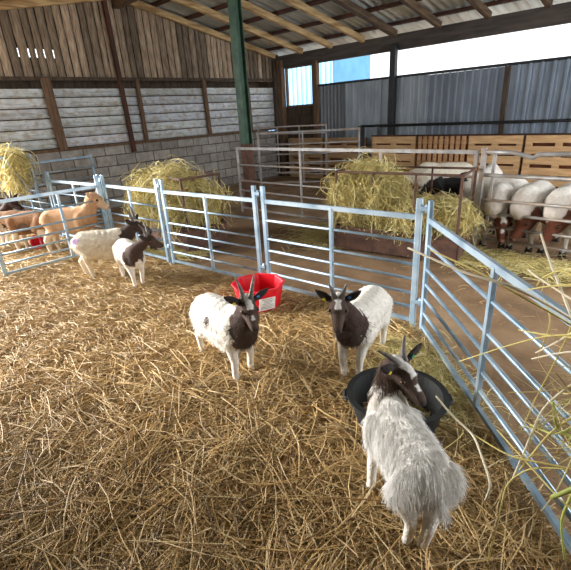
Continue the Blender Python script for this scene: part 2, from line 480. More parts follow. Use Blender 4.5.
# roof
def corrug(y0, z0, y1, z1, x0, x1, pitch=0.17, amp=0.03):
    n = int((x1 - x0) / pitch * 8)
    xs = np.linspace(x0, x1, n + 1)
    c = amp * np.cos(2 * np.pi * xs / pitch)
    V = np.r_[np.c_[xs, np.full(n + 1, y0), z0 + c], np.c_[xs, np.full(n + 1, y1), z1 + c]]
    i = np.arange(n)
    F = np.c_[i, i + 1, n + 1 + i + 1, n + 1 + i]
    return V, F
RT = 0.20   # purlin + rafter height to the sheets
V1, F1 = corrug(9.55, rafter_z(9.07) - 0.1 + RT + 0.01, RY, rafter_z(RY) + RT, -9.4, 3.8)
V2, F2 = corrug(RY, rafter_z(RY) + RT, -1.6, rafter_z(-1.6) + RT, -9.4, 3.8)
struct(np_mesh('roof', np.r_[V1, V2], np.r_[F1, F2 + len(V1)], M_roof, smooth=True), 'corrugated grey metal roof')
for xr, m, w in ((-8.93, M_rafter, 0.10), (-7.95, M_rafter, 0.10), (-7.02, M_rafter, 0.10), (-6.12, M_rafter, 0.10), (-5.33, M_rafterdark, 0.13), (-4.35, M_rafterdark, 0.09), (-3.42, M_rafterdark, 0.09), (-2.46, M_rafterdark, 0.09), (-1.5, M_rafterdark, 0.09)):
    b = MB(); yend = 8.98
    b.beam((xr, RY, rafter_z(RY) + 0.06), (xr, yend, rafter_z(yend) + 0.06), w, 0.12)
    struct(b.build('rafter', m, bevel=0.012), 'pale timber rafter under the roof' if m is M_rafter else 'dark timber rafter under the roof')
    b = MB(); b.beam((xr, RY, rafter_z(RY) + 0.06), (xr, -1.4, rafter_z(-1.4) + 0.06), w, 0.12)
    struct(b.build('rafter', m, bevel=0.012), 'timber rafter of the near roof slope')
for yp in (8.75, 7.95, 7.15, 6.35, 5.55, 4.95, 4.1, 3.2, 2.2, 1.0, -0.4):
    b = MB(); b.beam((-9.3, yp, rafter_z(yp) + 0.155), (3.7, yp, rafter_z(yp) + 0.155), 0.10, 0.06)
    struct(b.build('purlin', M_purlin), 'red-brown purlin under the roof sheets')
rb = MB(); rb.beam((-9.1, RY, rafter_z(RY) - 0.04), (3.7, RY, rafter_z(RY) - 0.04), 0.12, 0.2)
struct(rb.build('beam', M_rafterdark), 'ridge beam')

# pale blue building outside the corner
ob = MB(); merge(ob, profile_sheet(-17, -8.85, 0, 5.5, 11.4, (1, 1, 1), 0.2, 0.014))
ob.box((-12.95, 12.5, 2.75), (8.1, 2.0, 5.5))
tag(ob.build('neighbouring_shed', M_bluewall), 'pale blue clad building outside the corner window', 'building')

# ------------------------------------------------------------------ gates and hurdles
RAILS = (0.92, 0.735, 0.55, 0.43, 0.31, 0.19, 0.075)
def hurdle(name, p0, p1, label, group, rails=RAILS, height=1.06, m=None, rad=0.0125, toprad=0.019, bars=(0.5,), stile=(0.045, 0.03), cat='hurdle', lift=0.0, pins=True, top0=None):
    """a tubular livestock hurdle from p0 to p1 (ground points)"""
    m = m or M_galv
    a = Vector((p0[0], p0[1], 0)); b = Vector((p1[0], p1[1], 0)); d = b - a; L = d.length
    t = thing(name, label, cat, (a.x, a.y, lift), math.atan2(d.y, d.x), group)
    for x in (stile[0] / 2, L - stile[0] / 2):
        s = MB(); s.box((x, 0, height / 2), (stile[0], stile[1], height)); s.build('stile', m, t, bevel=0.005)
    for i, z in enumerate(rails):
        r = MB()
        if i == 0 or i == len(rails) - 1:
            k_ = 1.0 if i == 0 else 0.75
            r.box((L / 2, 0, z), (L - stile[0] * 1.5, toprad * 1.3, toprad * 2.0 * k_))
        else:
            r.tube([(stile[0] * 0.7, 0, z), (L - stile[0] * 0.7, 0, z)], rad, 8)
        r.build('rail', m, t)
    for f in bars:
        s = MB(); s.box((L * f, -0.004, (rails[0] + rails[-1]) / 2), (0.032, 0.028, rails[0] - rails[-1])); s.build('upright_bar', m, t, bevel=0.004)
    if pins:
        for z in (height - 0.07, 0.25):
            s = MB(); s.box((L + 0.03, 0, z), (0.06, 0.05, 0.03)); s.tube([(L + 0.04, 0, z - 0.03), (L + 0.04, 0, z + 0.03)], 0.022, 8)
            s.build('connector', m, t)
    return t
HG = 'galvanised sheep hurdles around the straw pen'
C = (-1.395, 2.865); D = (-3.04, 2.72); Fp = (-4.555, 2.54); H = (-5.87, 2.42); J = (-7.38, 2.23)
hurdle('sheep_hurdle', (D[0] + 0.05, D[1]), (C[0] - 0.02, C[1] - 0.01), 'galvanised hurdle behind the head-on goat, in front of the brown hay trough', HG)
hurdle('sheep_hurdle', (Fp[0] + 0.04, Fp[1]), (D[0] - 0.02, D[1] - 0.005), 'galvanised hurdle behind the red feed tub, left end at the goats by the hay', HG)
hurdle('sheep_hurdle', (H[0] + 0.05, H[1]), (Fp[0] - 0.02, Fp[1] - 0.005), 'galvanised hurdle in front of the hay rack behind the pair of goats', HG)
hurdle('sheep_hurdle', (J[0] + 0.04, J[1]), (H[0] - 0.03, H[1]), 'galvanised hurdle behind the tan goat in the left pen', HG)
hurdle('sheep_hurdle', (-8.85, 2.03), (J[0] - 0.02, J[1]), 'galvanised hurdle under the hanging hay at the left edge', HG, pins=False)
hurdle('sheep_hurdle', (C[0] + 0.045, C[1] - 0.035), (0.27, 1.19), 'galvanised hurdle running along the right side beside the black rubber bowl', HG, pins=False, bars=(0.44,))
hurdle('sheep_hurdle', (-5.82, 1.0), (H[0] + 0.03, H[1] - 0.04), 'galvanised hurdle between the straw pen and the tan goat', HG, pins=False, bars=(0.60,))
hurdle('sheep_hurdle', (-8.75, 3.55), (-8.55, 2.35), 'short hurdle standing against the block wall behind the left pen', HG, height=1.16, rails=(1.12, 0.93, 0.74, 0.55, 0.36, 0.17), pins=False, bars=())

# weathered gates of the sheep pen
GG = 'weathered gates around the sheep pen'
g1 = hurdle('pen_gate', (-6.16, 5.08), (-1.90, 5.12), 'long weathered grey gate behind the hay trough, left end at the green post', GG, rails=(1.15, 0.87, 0.59, 0.41, 0.09), height=1.17, m=M_oldgalv, rad=0.016, toprad=0.022, bars=(0.36, 0.70), cat='gate', pins=False)
# feed barrier in front of the brown-headed goats, top rail bent
t = thing('feed_barrier', 'grey feed barrier with a bent top rail in front of the brown-headed goats', 'gate', (-1.84, 5.12, 0), 0, GG)
s = MB(); s.box((0.0, 0, 0.6), (0.05, 0.05, 1.2)); s.build('stile', M_oldgalv, t, bevel=0.005)
s = MB(); s.box((0.12, 0, 0.63), (0.035, 0.03, 1.08)); s.build('upright_bar', M_oldgalv, t, bevel=0.004)
s = MB(); s.box((3.4, 0, 0.6), (0.05, 0.05, 1.2)); s.build('stile', M_oldgalv, t, bevel=0.005)
s = MB(); s.tube([(0, 0, 1.155), (0.30, 0, 1.15), (0.42, 0, 1.125), (0.50, 0, 1.10), (0.56, 0, 1.135), (0.8, 0, 1.145), (3.4, 0, 1.14)], 0.024, 8); s.build('rail', M_oldgalv, t)
for z in (0.90, 0.62, 0.47, 0.31, 0.16):
    s = MB(); s.tube([(0, 0, z), (3.4, 0, z)], 0.017 if z < 0.8 else 0.022, 8); s.build('rail', M_oldgalv, t)
# gate running back towards the cladding
hurdle('pen_gate', (-7.85, 7.15), (-5.86, 8.52), 'weathered grey gate slanting back to the pallets beside the green post', GG, rails=(1.27, 1.0, 0.78, 0.58, 0.36, 0.12), height=1.30, m=M_oldgalv, rad=0.016, toprad=0.022, bars=(0.45,), cat='gate', pins=False)
hurdle('pen_gate', (-8.85, 8.1), (-6.9, 8.62), 'weathered grey gate in the far corner below the window', GG, rails=(1.37, 1.19, 0.95, 0.70, 0.45, 0.2), height=1.4, m=M_oldgalv, rad=0.013, toprad=0.016, bars=(0.3, 0.62), cat='gate', pins=False)
b = MB(); b.tube([(-5.86, 8.55, 1.315), (2.5, 8.55, 1.315)], 0.028, 10)
tag(b.build('pipe_rail', M_steelpost), 'dark steel pipe rail running above the pallets', 'rail')
b = MB(); b.box((-5.86, 8.56, 0.66), (0.12, 0.10, 1.32))
tag(b.build('gate_post', M_steelpost, bevel=0.005), 'dark square gate post at the end of the slanting gate', 'post')

# ------------------------------------------------------------------ pallets along the back
def pallet(x0, x1, label, vertical=False, y=8.86, h=1.06, tone=1.0, rows=6, gap=0.05):
    t = thing('pallet', label, 'pallet', ((x0 + x1) / 2, y, 0), 0, 'pallets standing along the back wall')
    w = x1 - x0 - 0.02
    if not vertical:
        b = MB(); ph = (h - gap * (rows - 1)) / rows
        for k in range(rows):
            tt = tone * random.uniform(0.9, 1.08)
            b.box((0, -0.045, 0.01 + ph / 2 + k * (ph + gap)), (w, 0.022, ph), tint=(tt, tt, tt * 0.98))
        b.build('deck_boards', M_pallet, t, tinted=True)
        for xx in (-w / 2 + 0.05, 0, w / 2 - 0.05):
            b = MB(); b.box((xx, -0.012, h / 2 + 0.005), (0.10, 0.086, h - 0.03), tint=(tone * .95, tone * .95, tone * .95)); b.build('stringer', M_pallet, t, tinted=True)
    else:
        b = MB(); n = 9; pw = w / n * 0.62
        for k in range(n):
            tt = tone * random.uniform(0.85, 1.1)
            b.box((-w / 2 + w * (k + 0.5) / n, -0.045, h / 2 + 0.01), (pw, 0.022, h), tint=(tt * 1.02, tt * 0.9, tt * 0.85))
        b.build('deck_boards', M_pallet, t, tinted=True)
        for zz in (0.12, h / 2, h - 0.1):
            b = MB(); b.box((0, 0, zz), (w, 0.065, 0.09), tint=(tone * .7, tone * .65, tone * .6)); b.build('stringer', M_pallet, t, tinted=True)
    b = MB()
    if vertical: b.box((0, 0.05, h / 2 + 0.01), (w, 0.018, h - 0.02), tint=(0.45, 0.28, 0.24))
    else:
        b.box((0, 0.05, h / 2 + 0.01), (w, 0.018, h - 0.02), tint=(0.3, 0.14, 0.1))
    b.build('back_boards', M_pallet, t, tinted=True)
    return t
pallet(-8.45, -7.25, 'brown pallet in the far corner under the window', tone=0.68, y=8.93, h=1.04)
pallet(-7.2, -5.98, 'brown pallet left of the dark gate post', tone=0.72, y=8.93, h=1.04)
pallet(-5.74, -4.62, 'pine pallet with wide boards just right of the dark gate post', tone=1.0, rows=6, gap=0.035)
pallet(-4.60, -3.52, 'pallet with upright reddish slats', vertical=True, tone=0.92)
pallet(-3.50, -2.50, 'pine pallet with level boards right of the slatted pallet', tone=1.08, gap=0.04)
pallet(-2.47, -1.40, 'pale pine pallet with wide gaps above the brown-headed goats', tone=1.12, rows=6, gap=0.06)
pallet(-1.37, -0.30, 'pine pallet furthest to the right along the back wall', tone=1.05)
b = MB(); b.beam((-5.75, 8.84, 1.085), (0, 8.84, 1.085), 0.05, 0.03)
tag(b.build('cap_board', M_purlin), 'reddish brown board lying along the tops of the pallets', 'board')

# ------------------------------------------------------------------ hay
def hay_cols(n, green=0.5, dark=0.25):
    base = np.array([lin(c) for c in ((226, 210, 142), (212, 192, 122), (196, 186, 120), (236, 224, 170), (170, 150, 92), (214, 206, 146), (140, 124, 76))])
    w = np.array([1, 1, green * 2, 0.8, dark * 2, green * 1.5, dark]); w /= w.sum()
    c = base[rng.choice(len(base), n, p=w)]
    return c * rng.uniform(0.85, 1.12, (n, 1))

def hay_heap(name, c, half, n, label, length=(0.12, 0.4), core=0.82, wid=0.006, power=2.6, cat='hay', rot=0.0, droop=0.3, bumps=0.12, seed=1, out=0.35, cols=None, groundcut=None):
    """a lumpy pile: packed core and loose curved stems over its surface"""
    t = thing(name, label, cat, c, rot, kind='stuff')
    half = np.array(half)
    u = rng.normal(size=(n, 3)); u[:, 2] = np.abs(u[:, 2]) * 0.9 - 0.35 * rng.random(n)
    def surf(d, k=1.0):
        q = (np.abs(d / half) ** power).sum(axis=1) ** (-1 / power)
        p = d * q[:, None]
        lum = 1 + bumps * vnoise(p[:, 0] * 2 + p[:, 2], p[:, 1] * 2 - p[:, 2], 3.0 / max(half[0], .3), seed) + bumps * 0.6 * vnoise(p[:, 0] + p[:, 2] * 2, p[:, 1] + p[:, 2], 9.0, seed + 3)
        return p * lum[:, None] * k
    # core
    th = np.linspace(0, np.pi, 20); ph = np.linspace(0, 2 * np.pi, 37)[:-1]
    T, Pp = np.meshgrid(th, ph, indexing='ij')
    d = np.c_[(np.sin(T) * np.cos(Pp)).ravel(), (np.sin(T) * np.sin(Pp)).ravel(), np.cos(T).ravel()] * half
    d = d + 1e-6
    Vc = surf(d, core)
    i = np.arange(20 * 36).reshape(20, 36); j = np.roll(i, -1, axis=1)
    Fc = np.c_[i[:-1].ravel(), i[1:].ravel(), j[1:].ravel(), j[:-1].ravel()]
    np_mesh('hay_core', Vc, Fc, M_haycore, t, smooth=True)['kind'] = 'stuff'
    P = surf(u * half, 1.0) * rng.uniform(core, 1.04, (n, 1))
    nrm = P / half ** 2; nrm /= np.linalg.norm(nrm, axis=1, keepdims=True)
    rd = rng.normal(size=(n, 3)); rd -= nrm * (rd * nrm).sum(1, keepdims=True)
    rd /= np.linalg.norm(rd, axis=1, keepdims=True)
    D = rd + nrm * rng.uniform(-0.15, out, (n, 1)); 
    L = rng.uniform(length[0], length[1], n)
    P = P - D * (L * 0.5)[:, None]
    bend = rng.normal(size=(n, 3)) * (L * 0.10)[:, None]
    Vs, Fs, Cs = strands(P, D, L, rng.uniform(0.6, 1.3, n) * wid, hay_cols(n) if cols is None else cols(n), bend, 4, 0.6, gravity=droop * rng.random(n))
    if groundcut is not None: Vs[:, 2] = np.maximum(Vs[:, 2], groundcut)
    np_mesh('hay_stems', Vs, Fs, M_hay, t, Cs)['kind'] = 'stuff'
    return t

# big brown trough with a frame, hay heaped in it
def ring_feeder(loc, rz, L, Wd, troughh, frameh, label, mids=2):
    t = thing('hay_feeder', label, 'hay feeder', loc, rz)
    for (cx_, cy_, sx, sy) in ((0, -Wd / 2, L, 0.02), (0, Wd / 2, L, 0.02), (-L / 2, 0, 0.02, Wd), (L / 2, 0, 0.02, Wd)):
        b = MB(); b.box((cx_, cy_, 0.02 + troughh / 2), (sx, sy, troughh))
        b.tube([(cx_ - sx / 2 if sx > sy else cx_, cy_ - (sy / 2 if sy > sx else 0), 0.02 + troughh), (cx_ + sx / 2 if sx > sy else cx_, cy_ + (sy / 2 if sy > sx else 0), 0.02 + troughh)], 0.018, 8)
        b.build('trough_side', M_rust, t)
    b = MB(); b.box((0, 0, 0.03), (L, Wd, 0.02)); b.build('trough_floor', M_rust, t)
    for sx in (-1, 1):
        for sy in (-1, 1):
            b = MB(); b.box((sx * (L / 2 - 0.02), sy * (Wd / 2 - 0.02), frameh / 2), (0.028, 0.028, frameh)); b.build('corner_post', M_rust, t, bevel=0.004)
    for sy in (-1, 1):
        b = MB(); b.box((0, sy * (Wd / 2 - 0.02), frameh), (L, 0.025, 0.025)); b.build('top_rail', M_rust, t, bevel=0.004)
        for k in range(mids):
            xx = -L / 2 + L * (k + 1) / (mids + 1)
            b = MB(); b.box((xx, sy * (Wd / 2 - 0.02), frameh / 2), (0.02, 0.02, frameh)); b.build('upright_bar', M_rust, t, bevel=0.003)
    for sx in (-1, 1):
        b = MB(); b.box((sx * (L / 2 - 0.02), 0, frameh), (0.025, Wd, 0.025)); b.build('top_rail', M_rust, t, bevel=0.004)
    return t
FR = math.atan2(0.22, 1.55)
ring_feeder((-2.58, 4.65, 0), FR, 1.54, 0.60, 0.27, 0.98, 'brown rusty hay trough with an upright frame in front of the long weathered gate')
hay_heap('hay', (-2.55, 4.66, 0.42), (0.72, 0.29, 0.22), 3800, 'hay filling the right half of the brown rusty trough', rot=FR, droop=0.25, power=3.0, length=(0.2, 0.55), wid=0.0095, bumps=0.38, core=0.66, out=0.8)
hay_heap('hay', (-3.02, 4.58, 0.64), (0.44, 0.32, 0.40), 4600, 'tall ragged heap of hay at the left end of the brown trough', rot=FR, droop=0.4, wid=0.0095, seed=3, out=1.0, bumps=0.4, core=0.58, length=(0.2, 0.6), power=2.0)

ring_feeder((-5.35, 3.32, 0), -0.12, 1.3, 0.6, 0.3, 0.98, 'brown framed hay rack behind the hurdle next to the pair of goats', mids=1)
hay_heap('hay', (-5.45, 3.22, 0.58), (0.76, 0.42, 0.46), 6400, 'ragged hay filling the brown framed rack by the block wall', droop=0.45, power=2.4, length=(0.2, 0.6), wid=0.011, seed=5, bumps=0.38, out=0.9, core=0.6)

# hanging hay rack in the left pen
t = thing('wire_hay_rack', 'thin wire hay rack hung on the hurdle at the left edge', 'hay rack', (-7.95, 1.98, 0), 0.1)
for k in range(9):
    x = -0.5 + k * 0.125
    b = MB(); b.tube([(x, -0.30, 1.32), (x, -0.05, 0.78), (x, 0.06, 0.74), (x, 0.08, 1.32)], 0.006, 6); b.build('wire_bar', M_galv, t)
for yy, zz in ((-0.30, 1.32), (0.08, 1.32), (-0.05, 0.78)):
    b = MB(); b.tube([(-0.52, yy, zz), (0.52, yy, zz)], 0.010, 8); b.build('top_rail' if zz > 1 else 'bottom_rail', M_galv, t)
hay_heap('hay', (-7.95, 1.88, 1.18), (0.52, 0.22, 0.24), 2600, 'hay bulging from the wire rack at the left edge', droop=0.5, power=2.2, wid=0.011, seed=8, out=1.1, bumps=0.4, core=0.52, length=(0.15, 0.5))
hay_heap('hay', (-7.72, 1.88, 0.93), (0.26, 0.13, 0.22), 900, 'hay hanging down below the wire rack at the left edge', droop=0.6, power=2.0, wid=0.010, seed=9, out=0.7, bumps=0.3, core=0.6)

# hay spilled along the feed barrier and around the trough
def spill(name, label, pts_fn, n, zf, length, wid, colf, tilt=0.25, mat_=None):
    P = pts_fn(n); n = len(P)
    a = rng.uniform(0, 2 * np.pi, n)
    D = np.c_[np.cos(a), np.sin(a), rng.normal(0, tilt, n) * 0.5]
    L = rng.uniform(length[0], length[1], n)
    Z = zf(P[:, 0], P[:, 1])
    P3 = np.c_[P, Z] - D * (L / 2)[:, None]
    bend = np.c_[rng.normal(size=(n, 2)) * (L * 0.07)[:, None], np.abs(rng.normal(size=n)) * L * 0.04]
    V, F, Cc = strands(P3, D, L, wid * rng.uniform(0.6, 1.35, n), colf(n), bend, 3, 0.85)
    floor_z = zf(V[:, 0], V[:, 1]) - 0.03
    V[:, 2] = np.maximum(V[:, 2], floor_z)
    return tag(np_mesh(name, V, F, mat_ or M_straw, None, Cc), label, 'hay' if 'hay' in name else 'straw', kind='stuff')
def gauss_line(p0, p1, sd):
    def f(n):
        t_ = rng.random(n)[:, None]
        return np.array(p0) * (1 - t_) + np.array(p1) * t_ + rng.normal(size=(n, 2)) * sd
    return f
spill('spilled_hay', 'hay spilled along the foot of the feed barrier', gauss_line((-1.9, 4.75), (0.6, 4.85), 0.17), 3800, lambda x, y: 0.03 + 0.05 * np.exp(-((y - 4.8) / 0.2) ** 2) * (0.6 + 0.4 * vnoise(x, y, 6)), (0.1, 0.35), 0.006, hay_cols, mat_=M_hay)
spill('spilled_hay', 'hay strewn around the left end of the brown trough', gauss_line((-3.6, 4.3), (-4.0, 5.0), 0.22), 1200, lambda x, y: 0.02 + 0 * x, (0.1, 0.35), 0.006, hay_cols, mat_=M_hay)
spill('spilled_hay', 'hay scattered below the rack by the block wall', gauss_line((-6.0, 2.8), (-4.7, 2.9), 0.14), 1300, lambda x, y: 0.02 + 0 * x, (0.1, 0.35), 0.006, hay_cols, mat_=M_hay)

# ------------------------------------------------------------------ straw bedding
pen = np.array([(-5.70, 0.0), (-5.84, 2.42), (-4.55, 2.56), (-3.04, 2.74), (-1.43, 2.86), (-0.02, 1.50), (0.9, 0.5), (0.9, -1.05), (-5.6, -1.05)])
pen_left = np.array([(-8.95, 2.05), (-5.84, 2.42), (-5.62, 0.78), (-5.6, -1.05), (-8.95, -1.05)])
def inside(P, poly):
    x, y = P[:, 0], P[:, 1]; c = np.zeros(len(P), bool); j = len(poly) - 1
    for i in range(len(poly)):
        xi, yi = poly[i]; xj, yj = poly[j]
        m_ = ((yi > y) != (yj > y)) & (x < (xj - xi) * (y - yi) / (yj - yi + 1e-12) + xi)
        c ^= m_; j = i
    return c
def bed_z(x, y): return 0.012 + 0.018 * vnoise(x, y, 4.0, 2) + 0.012 * vnoise(x, y, 9.5, 5) + 0.006 * vnoise(x, y, 21, 8)
# base layer of trodden straw
V, F = grid(-9.0, 1.0, -1.05, 2.9, 320, 150, bed_z)
ctr = V[F].mean(axis=1)
keep = inside(ctr[:, :2], pen) | inside(ctr[:, :2], pen_left)
tag(np_mesh('straw_mat', V, F[keep], M_bed, smooth=True), 'trodden layer of straw on the floor of the goat pens', 'straw', kind='stuff')
def straw_cols(n):
    base = np.array([lin(c) for c in ((202, 172, 118), (188, 156, 100), (212, 188, 142), (168, 134, 82), (146, 114, 70), (196, 164, 108), (118, 92, 58))])
    w = np.array([1.1, 1.2, 0.6, 0.9, 0.55, 1.0, 0.35]); w /= w.sum()
    return base[rng.choice(len(base), n, p=w)] * rng.uniform(0.85, 1.12, (n, 1))
def pen_pts(n):
    out = []
    # denser towards the viewer, where single stems show
    r_ = rng.random(n * 3) ** 0.75 * 7.5
    a_ = rng.uniform(math.radians(80), math.radians(200), n * 3)
    P = np.c_[r_ * np.cos(a_), r_ * np.sin(a_)]
    P = P[inside(P, pen)]
    return P[:n]
def fix_edge(P): return P
spill('straw_bedding', 'loose golden straw strewn across the main goat pen', pen_pts, 70000, lambda x, y: bed_z(x, y) + 0.012 + 0.014 * rng.random(len(x)), (0.07, 0.27), 0.0050, straw_cols, tilt=0.22)
def near_pts(n):
    P = pen_pts(n * 4); d = np.hypot(P[:, 0], P[:, 1]); return P[(d < 3.2) & (rng.random(len(P)) < 0.8)][:n]
spill('straw_bedding', 'longer straw stems lying on top of the bedding near the viewer', near_pts, 3500, lambda x, y: bed_z(x, y) + 0.03 + 0.012 * rng.random(len(x)), (0.22, 0.45), 0.0055, straw_cols, tilt=0.12)
def left_pts(n):
    P = np.c_[rng.uniform(-8.9, -5.6, n), rng.uniform(0.2, 2.35, n)]
    return P[inside(P, pen_left)]
spill('straw_bedding', 'loose golden straw in the left pen under the tan goat', left_pts, 7000, lambda x, y: bed_z(x, y) + 0.012 + 0.012 * rng.random(len(x)), (0.1, 0.3), 0.007, straw_cols, tilt=0.2)
def corner_hay(n):
    return gauss_line((-1.35, 2.55), (-0.35, 1.65), 0.14)(n)
def hayside(P): return P
spill('spilled_hay', 'greenish hay lying along the foot of the right hurdle', gauss_line((-1.35, 2.45), (-0.75, 2.0), 0.13), 1500, lambda x, y: bed_z(x, y) + 0.03 + 0.02 * rng.random(len(x)), (0.08, 0.25), 0.004, hay_cols, mat_=M_hay)
def outside_pts(n):
    P = np.c_[rng.uniform(-4.8, 0.8, n), rng.uniform(2.2, 4.6, n)]
    return P[~inside(P, pen)]
spill('scattered_straw', 'sparse bits of straw on the bare earth beyond the hurdles', outside_pts, 420, lambda x, y: 0.002 + 0 * x, (0.03, 0.12), 0.005, straw_cols, tilt=0.05)

# ------------------------------------------------------------------ tubs
t = thing('feed_tub', 'red plastic feed tub with a white label in front of the hurdles', 'tub', (-2.73, 2.36, 0.01), math.radians(-22))
def tub_wall(b, n, r0, r1, h, thick, sx=1.0, sy=1.0, ph=0.0, z0=0.0):
    V = []; Fs = []
    ang = [ph + 2 * math.pi * k / n for k in range(n)]
    for (r, z) in ((r0, z0), (r1, z0 + h), (r1 + 0.018, z0 + h), (r1 + 0.018, z0 + h + 0.012), (r1 - thick, z0 + h + 0.012), (r0 - thick, z0 + 0.02)):
        for a in ang: V.append((r * math.cos(a) * sx, r * math.sin(a) * sy, z))
    R = 6
    for i in range(R - 1):
        for j in range(n):
            Fs.append((i * n + j, i * n + (j + 1) % n, (i + 1) * n + (j + 1) % n, (i + 1) * n + j))
    Fs.append(tuple(range(n - 1, -1, -1))); Fs.append(tuple((R - 1) * n + j for j in range(n)))
    b.add(V, Fs); return b
b = tub_wall(MB(), 8, 0.185, 0.235, 0.24, 0.012, ph=math.pi / 8); b.build('tub_body', M_red, t, bevel=0.006)
# label on the face turned to the right
fa = math.radians(0)
nrm = Vector((math.cos(fa), math.sin(fa), -0.24)).normalized()
lab = MB(); apo = 0.213 * math.cos(math.pi / 8)
u_ = Vector((-math.sin(fa), math.cos(fa), 0)); v_ = nrm.cross(u_)
c_ = Vector((math.cos(fa), math.sin(fa), 0)) * (apo - 0.004) + Vector((0, 0, 0.115)) + nrm * 0.012
Rm = Matrix((u_, v_, nrm)).transposed()
lab.box(c_, (0.15, 0.13, 0.003), Rm); lo = lab.build('label', M_whiteplastic, t); lo['label'] = 'white label with grey print'
ink = MB()
for k in range(7):
    ink.box(c_ + v_ * (0.05 - k * 0.016) + u_ * (random.uniform(-0.01, 0.01)) + nrm * 0.002, (random.uniform(0.08, 0.125), 0.005, 0.001), Rm)
ink.build('print', mat('grey_ink', (120, 120, 124), None, 0.6), lo)

t = thing('rubber_bowl', 'wide black rubber feed bowl under the head of the nearest goat', 'bowl', (-0.95, 1.76, 0.01), math.radians(35))
b = tub_wall(MB(), 40, 0.20, 0.245, 0.20, 0.014, 1.05, 1.0); b.build('bowl_body', M_black, t)
for sgn in (-1, 1):
    b = MB(); b.tube([(sgn * 0.247, -0.05, 0.19), (sgn * 0.285, -0.03, 0.185), (sgn * 0.285, 0.03, 0.185), (sgn * 0.247, 0.05, 0.19)], 0.012, 8); b.build('handle', M_black, t)
t = thing('feed_bucket', 'small red and white bucket lying in the left pen', 'bucket', (-7.0, 1.86, 0.09), 0.5)
b = MB(); tub_wall(b, 20, 0.07, 0.09, 0.16, 0.006); o = b.build('bucket_body', M_red, t); o.rotation_euler = (math.radians(80), 0, 0)
b = MB(); tub_wall(b, 20, 0.0725, 0.0765, 0.03, 0.004, z0=0.02); o = b.build('band', M_whiteplastic, t); o.rotation_euler = (math.radians(80), 0, 0)
o['label'] = 'white band'

# ------------------------------------------------------------------ goats
def ico():
    import bmesh
    bm = bmesh.new(); bmesh.ops.create_icosphere(bm, subdivisions=2, radius=1.0)
    V = np.array([v.co[:] for v in bm.verts]); F = np.array([[v.index for v in f.verts] for f in bm.faces]); bm.free()
    return V, F
ICO_V, ICO_F = ico()
N3 = lambda v: np.array(v, float) / np.linalg.norm(v)

def remeshed(V, F, voxel, smooth, name):
    me = bpy.data.meshes.new(name + '_cage'); me.from_pydata(V.tolist(), [], F.tolist()); me.update()
    o = bpy.data.objects.new(name + '_cage', me); COL.objects.link(o)
    r = o.modifiers.new('r', 'REMESH'); r.mode = 'VOXEL'; r.voxel_size = voxel; r.use_smooth_shade = True
    s = o.modifiers.new('s', 'SMOOTH'); s.factor = 0.5; s.iterations = smooth
    dg = bpy.context.evaluated_depsgraph_get()
    out = bpy.data.meshes.new_from_object(o.evaluated_get(dg), depsgraph=dg)
    bpy.data.objects.remove(o); bpy.data.meshes.remove(me)
    out.name = name
    return out

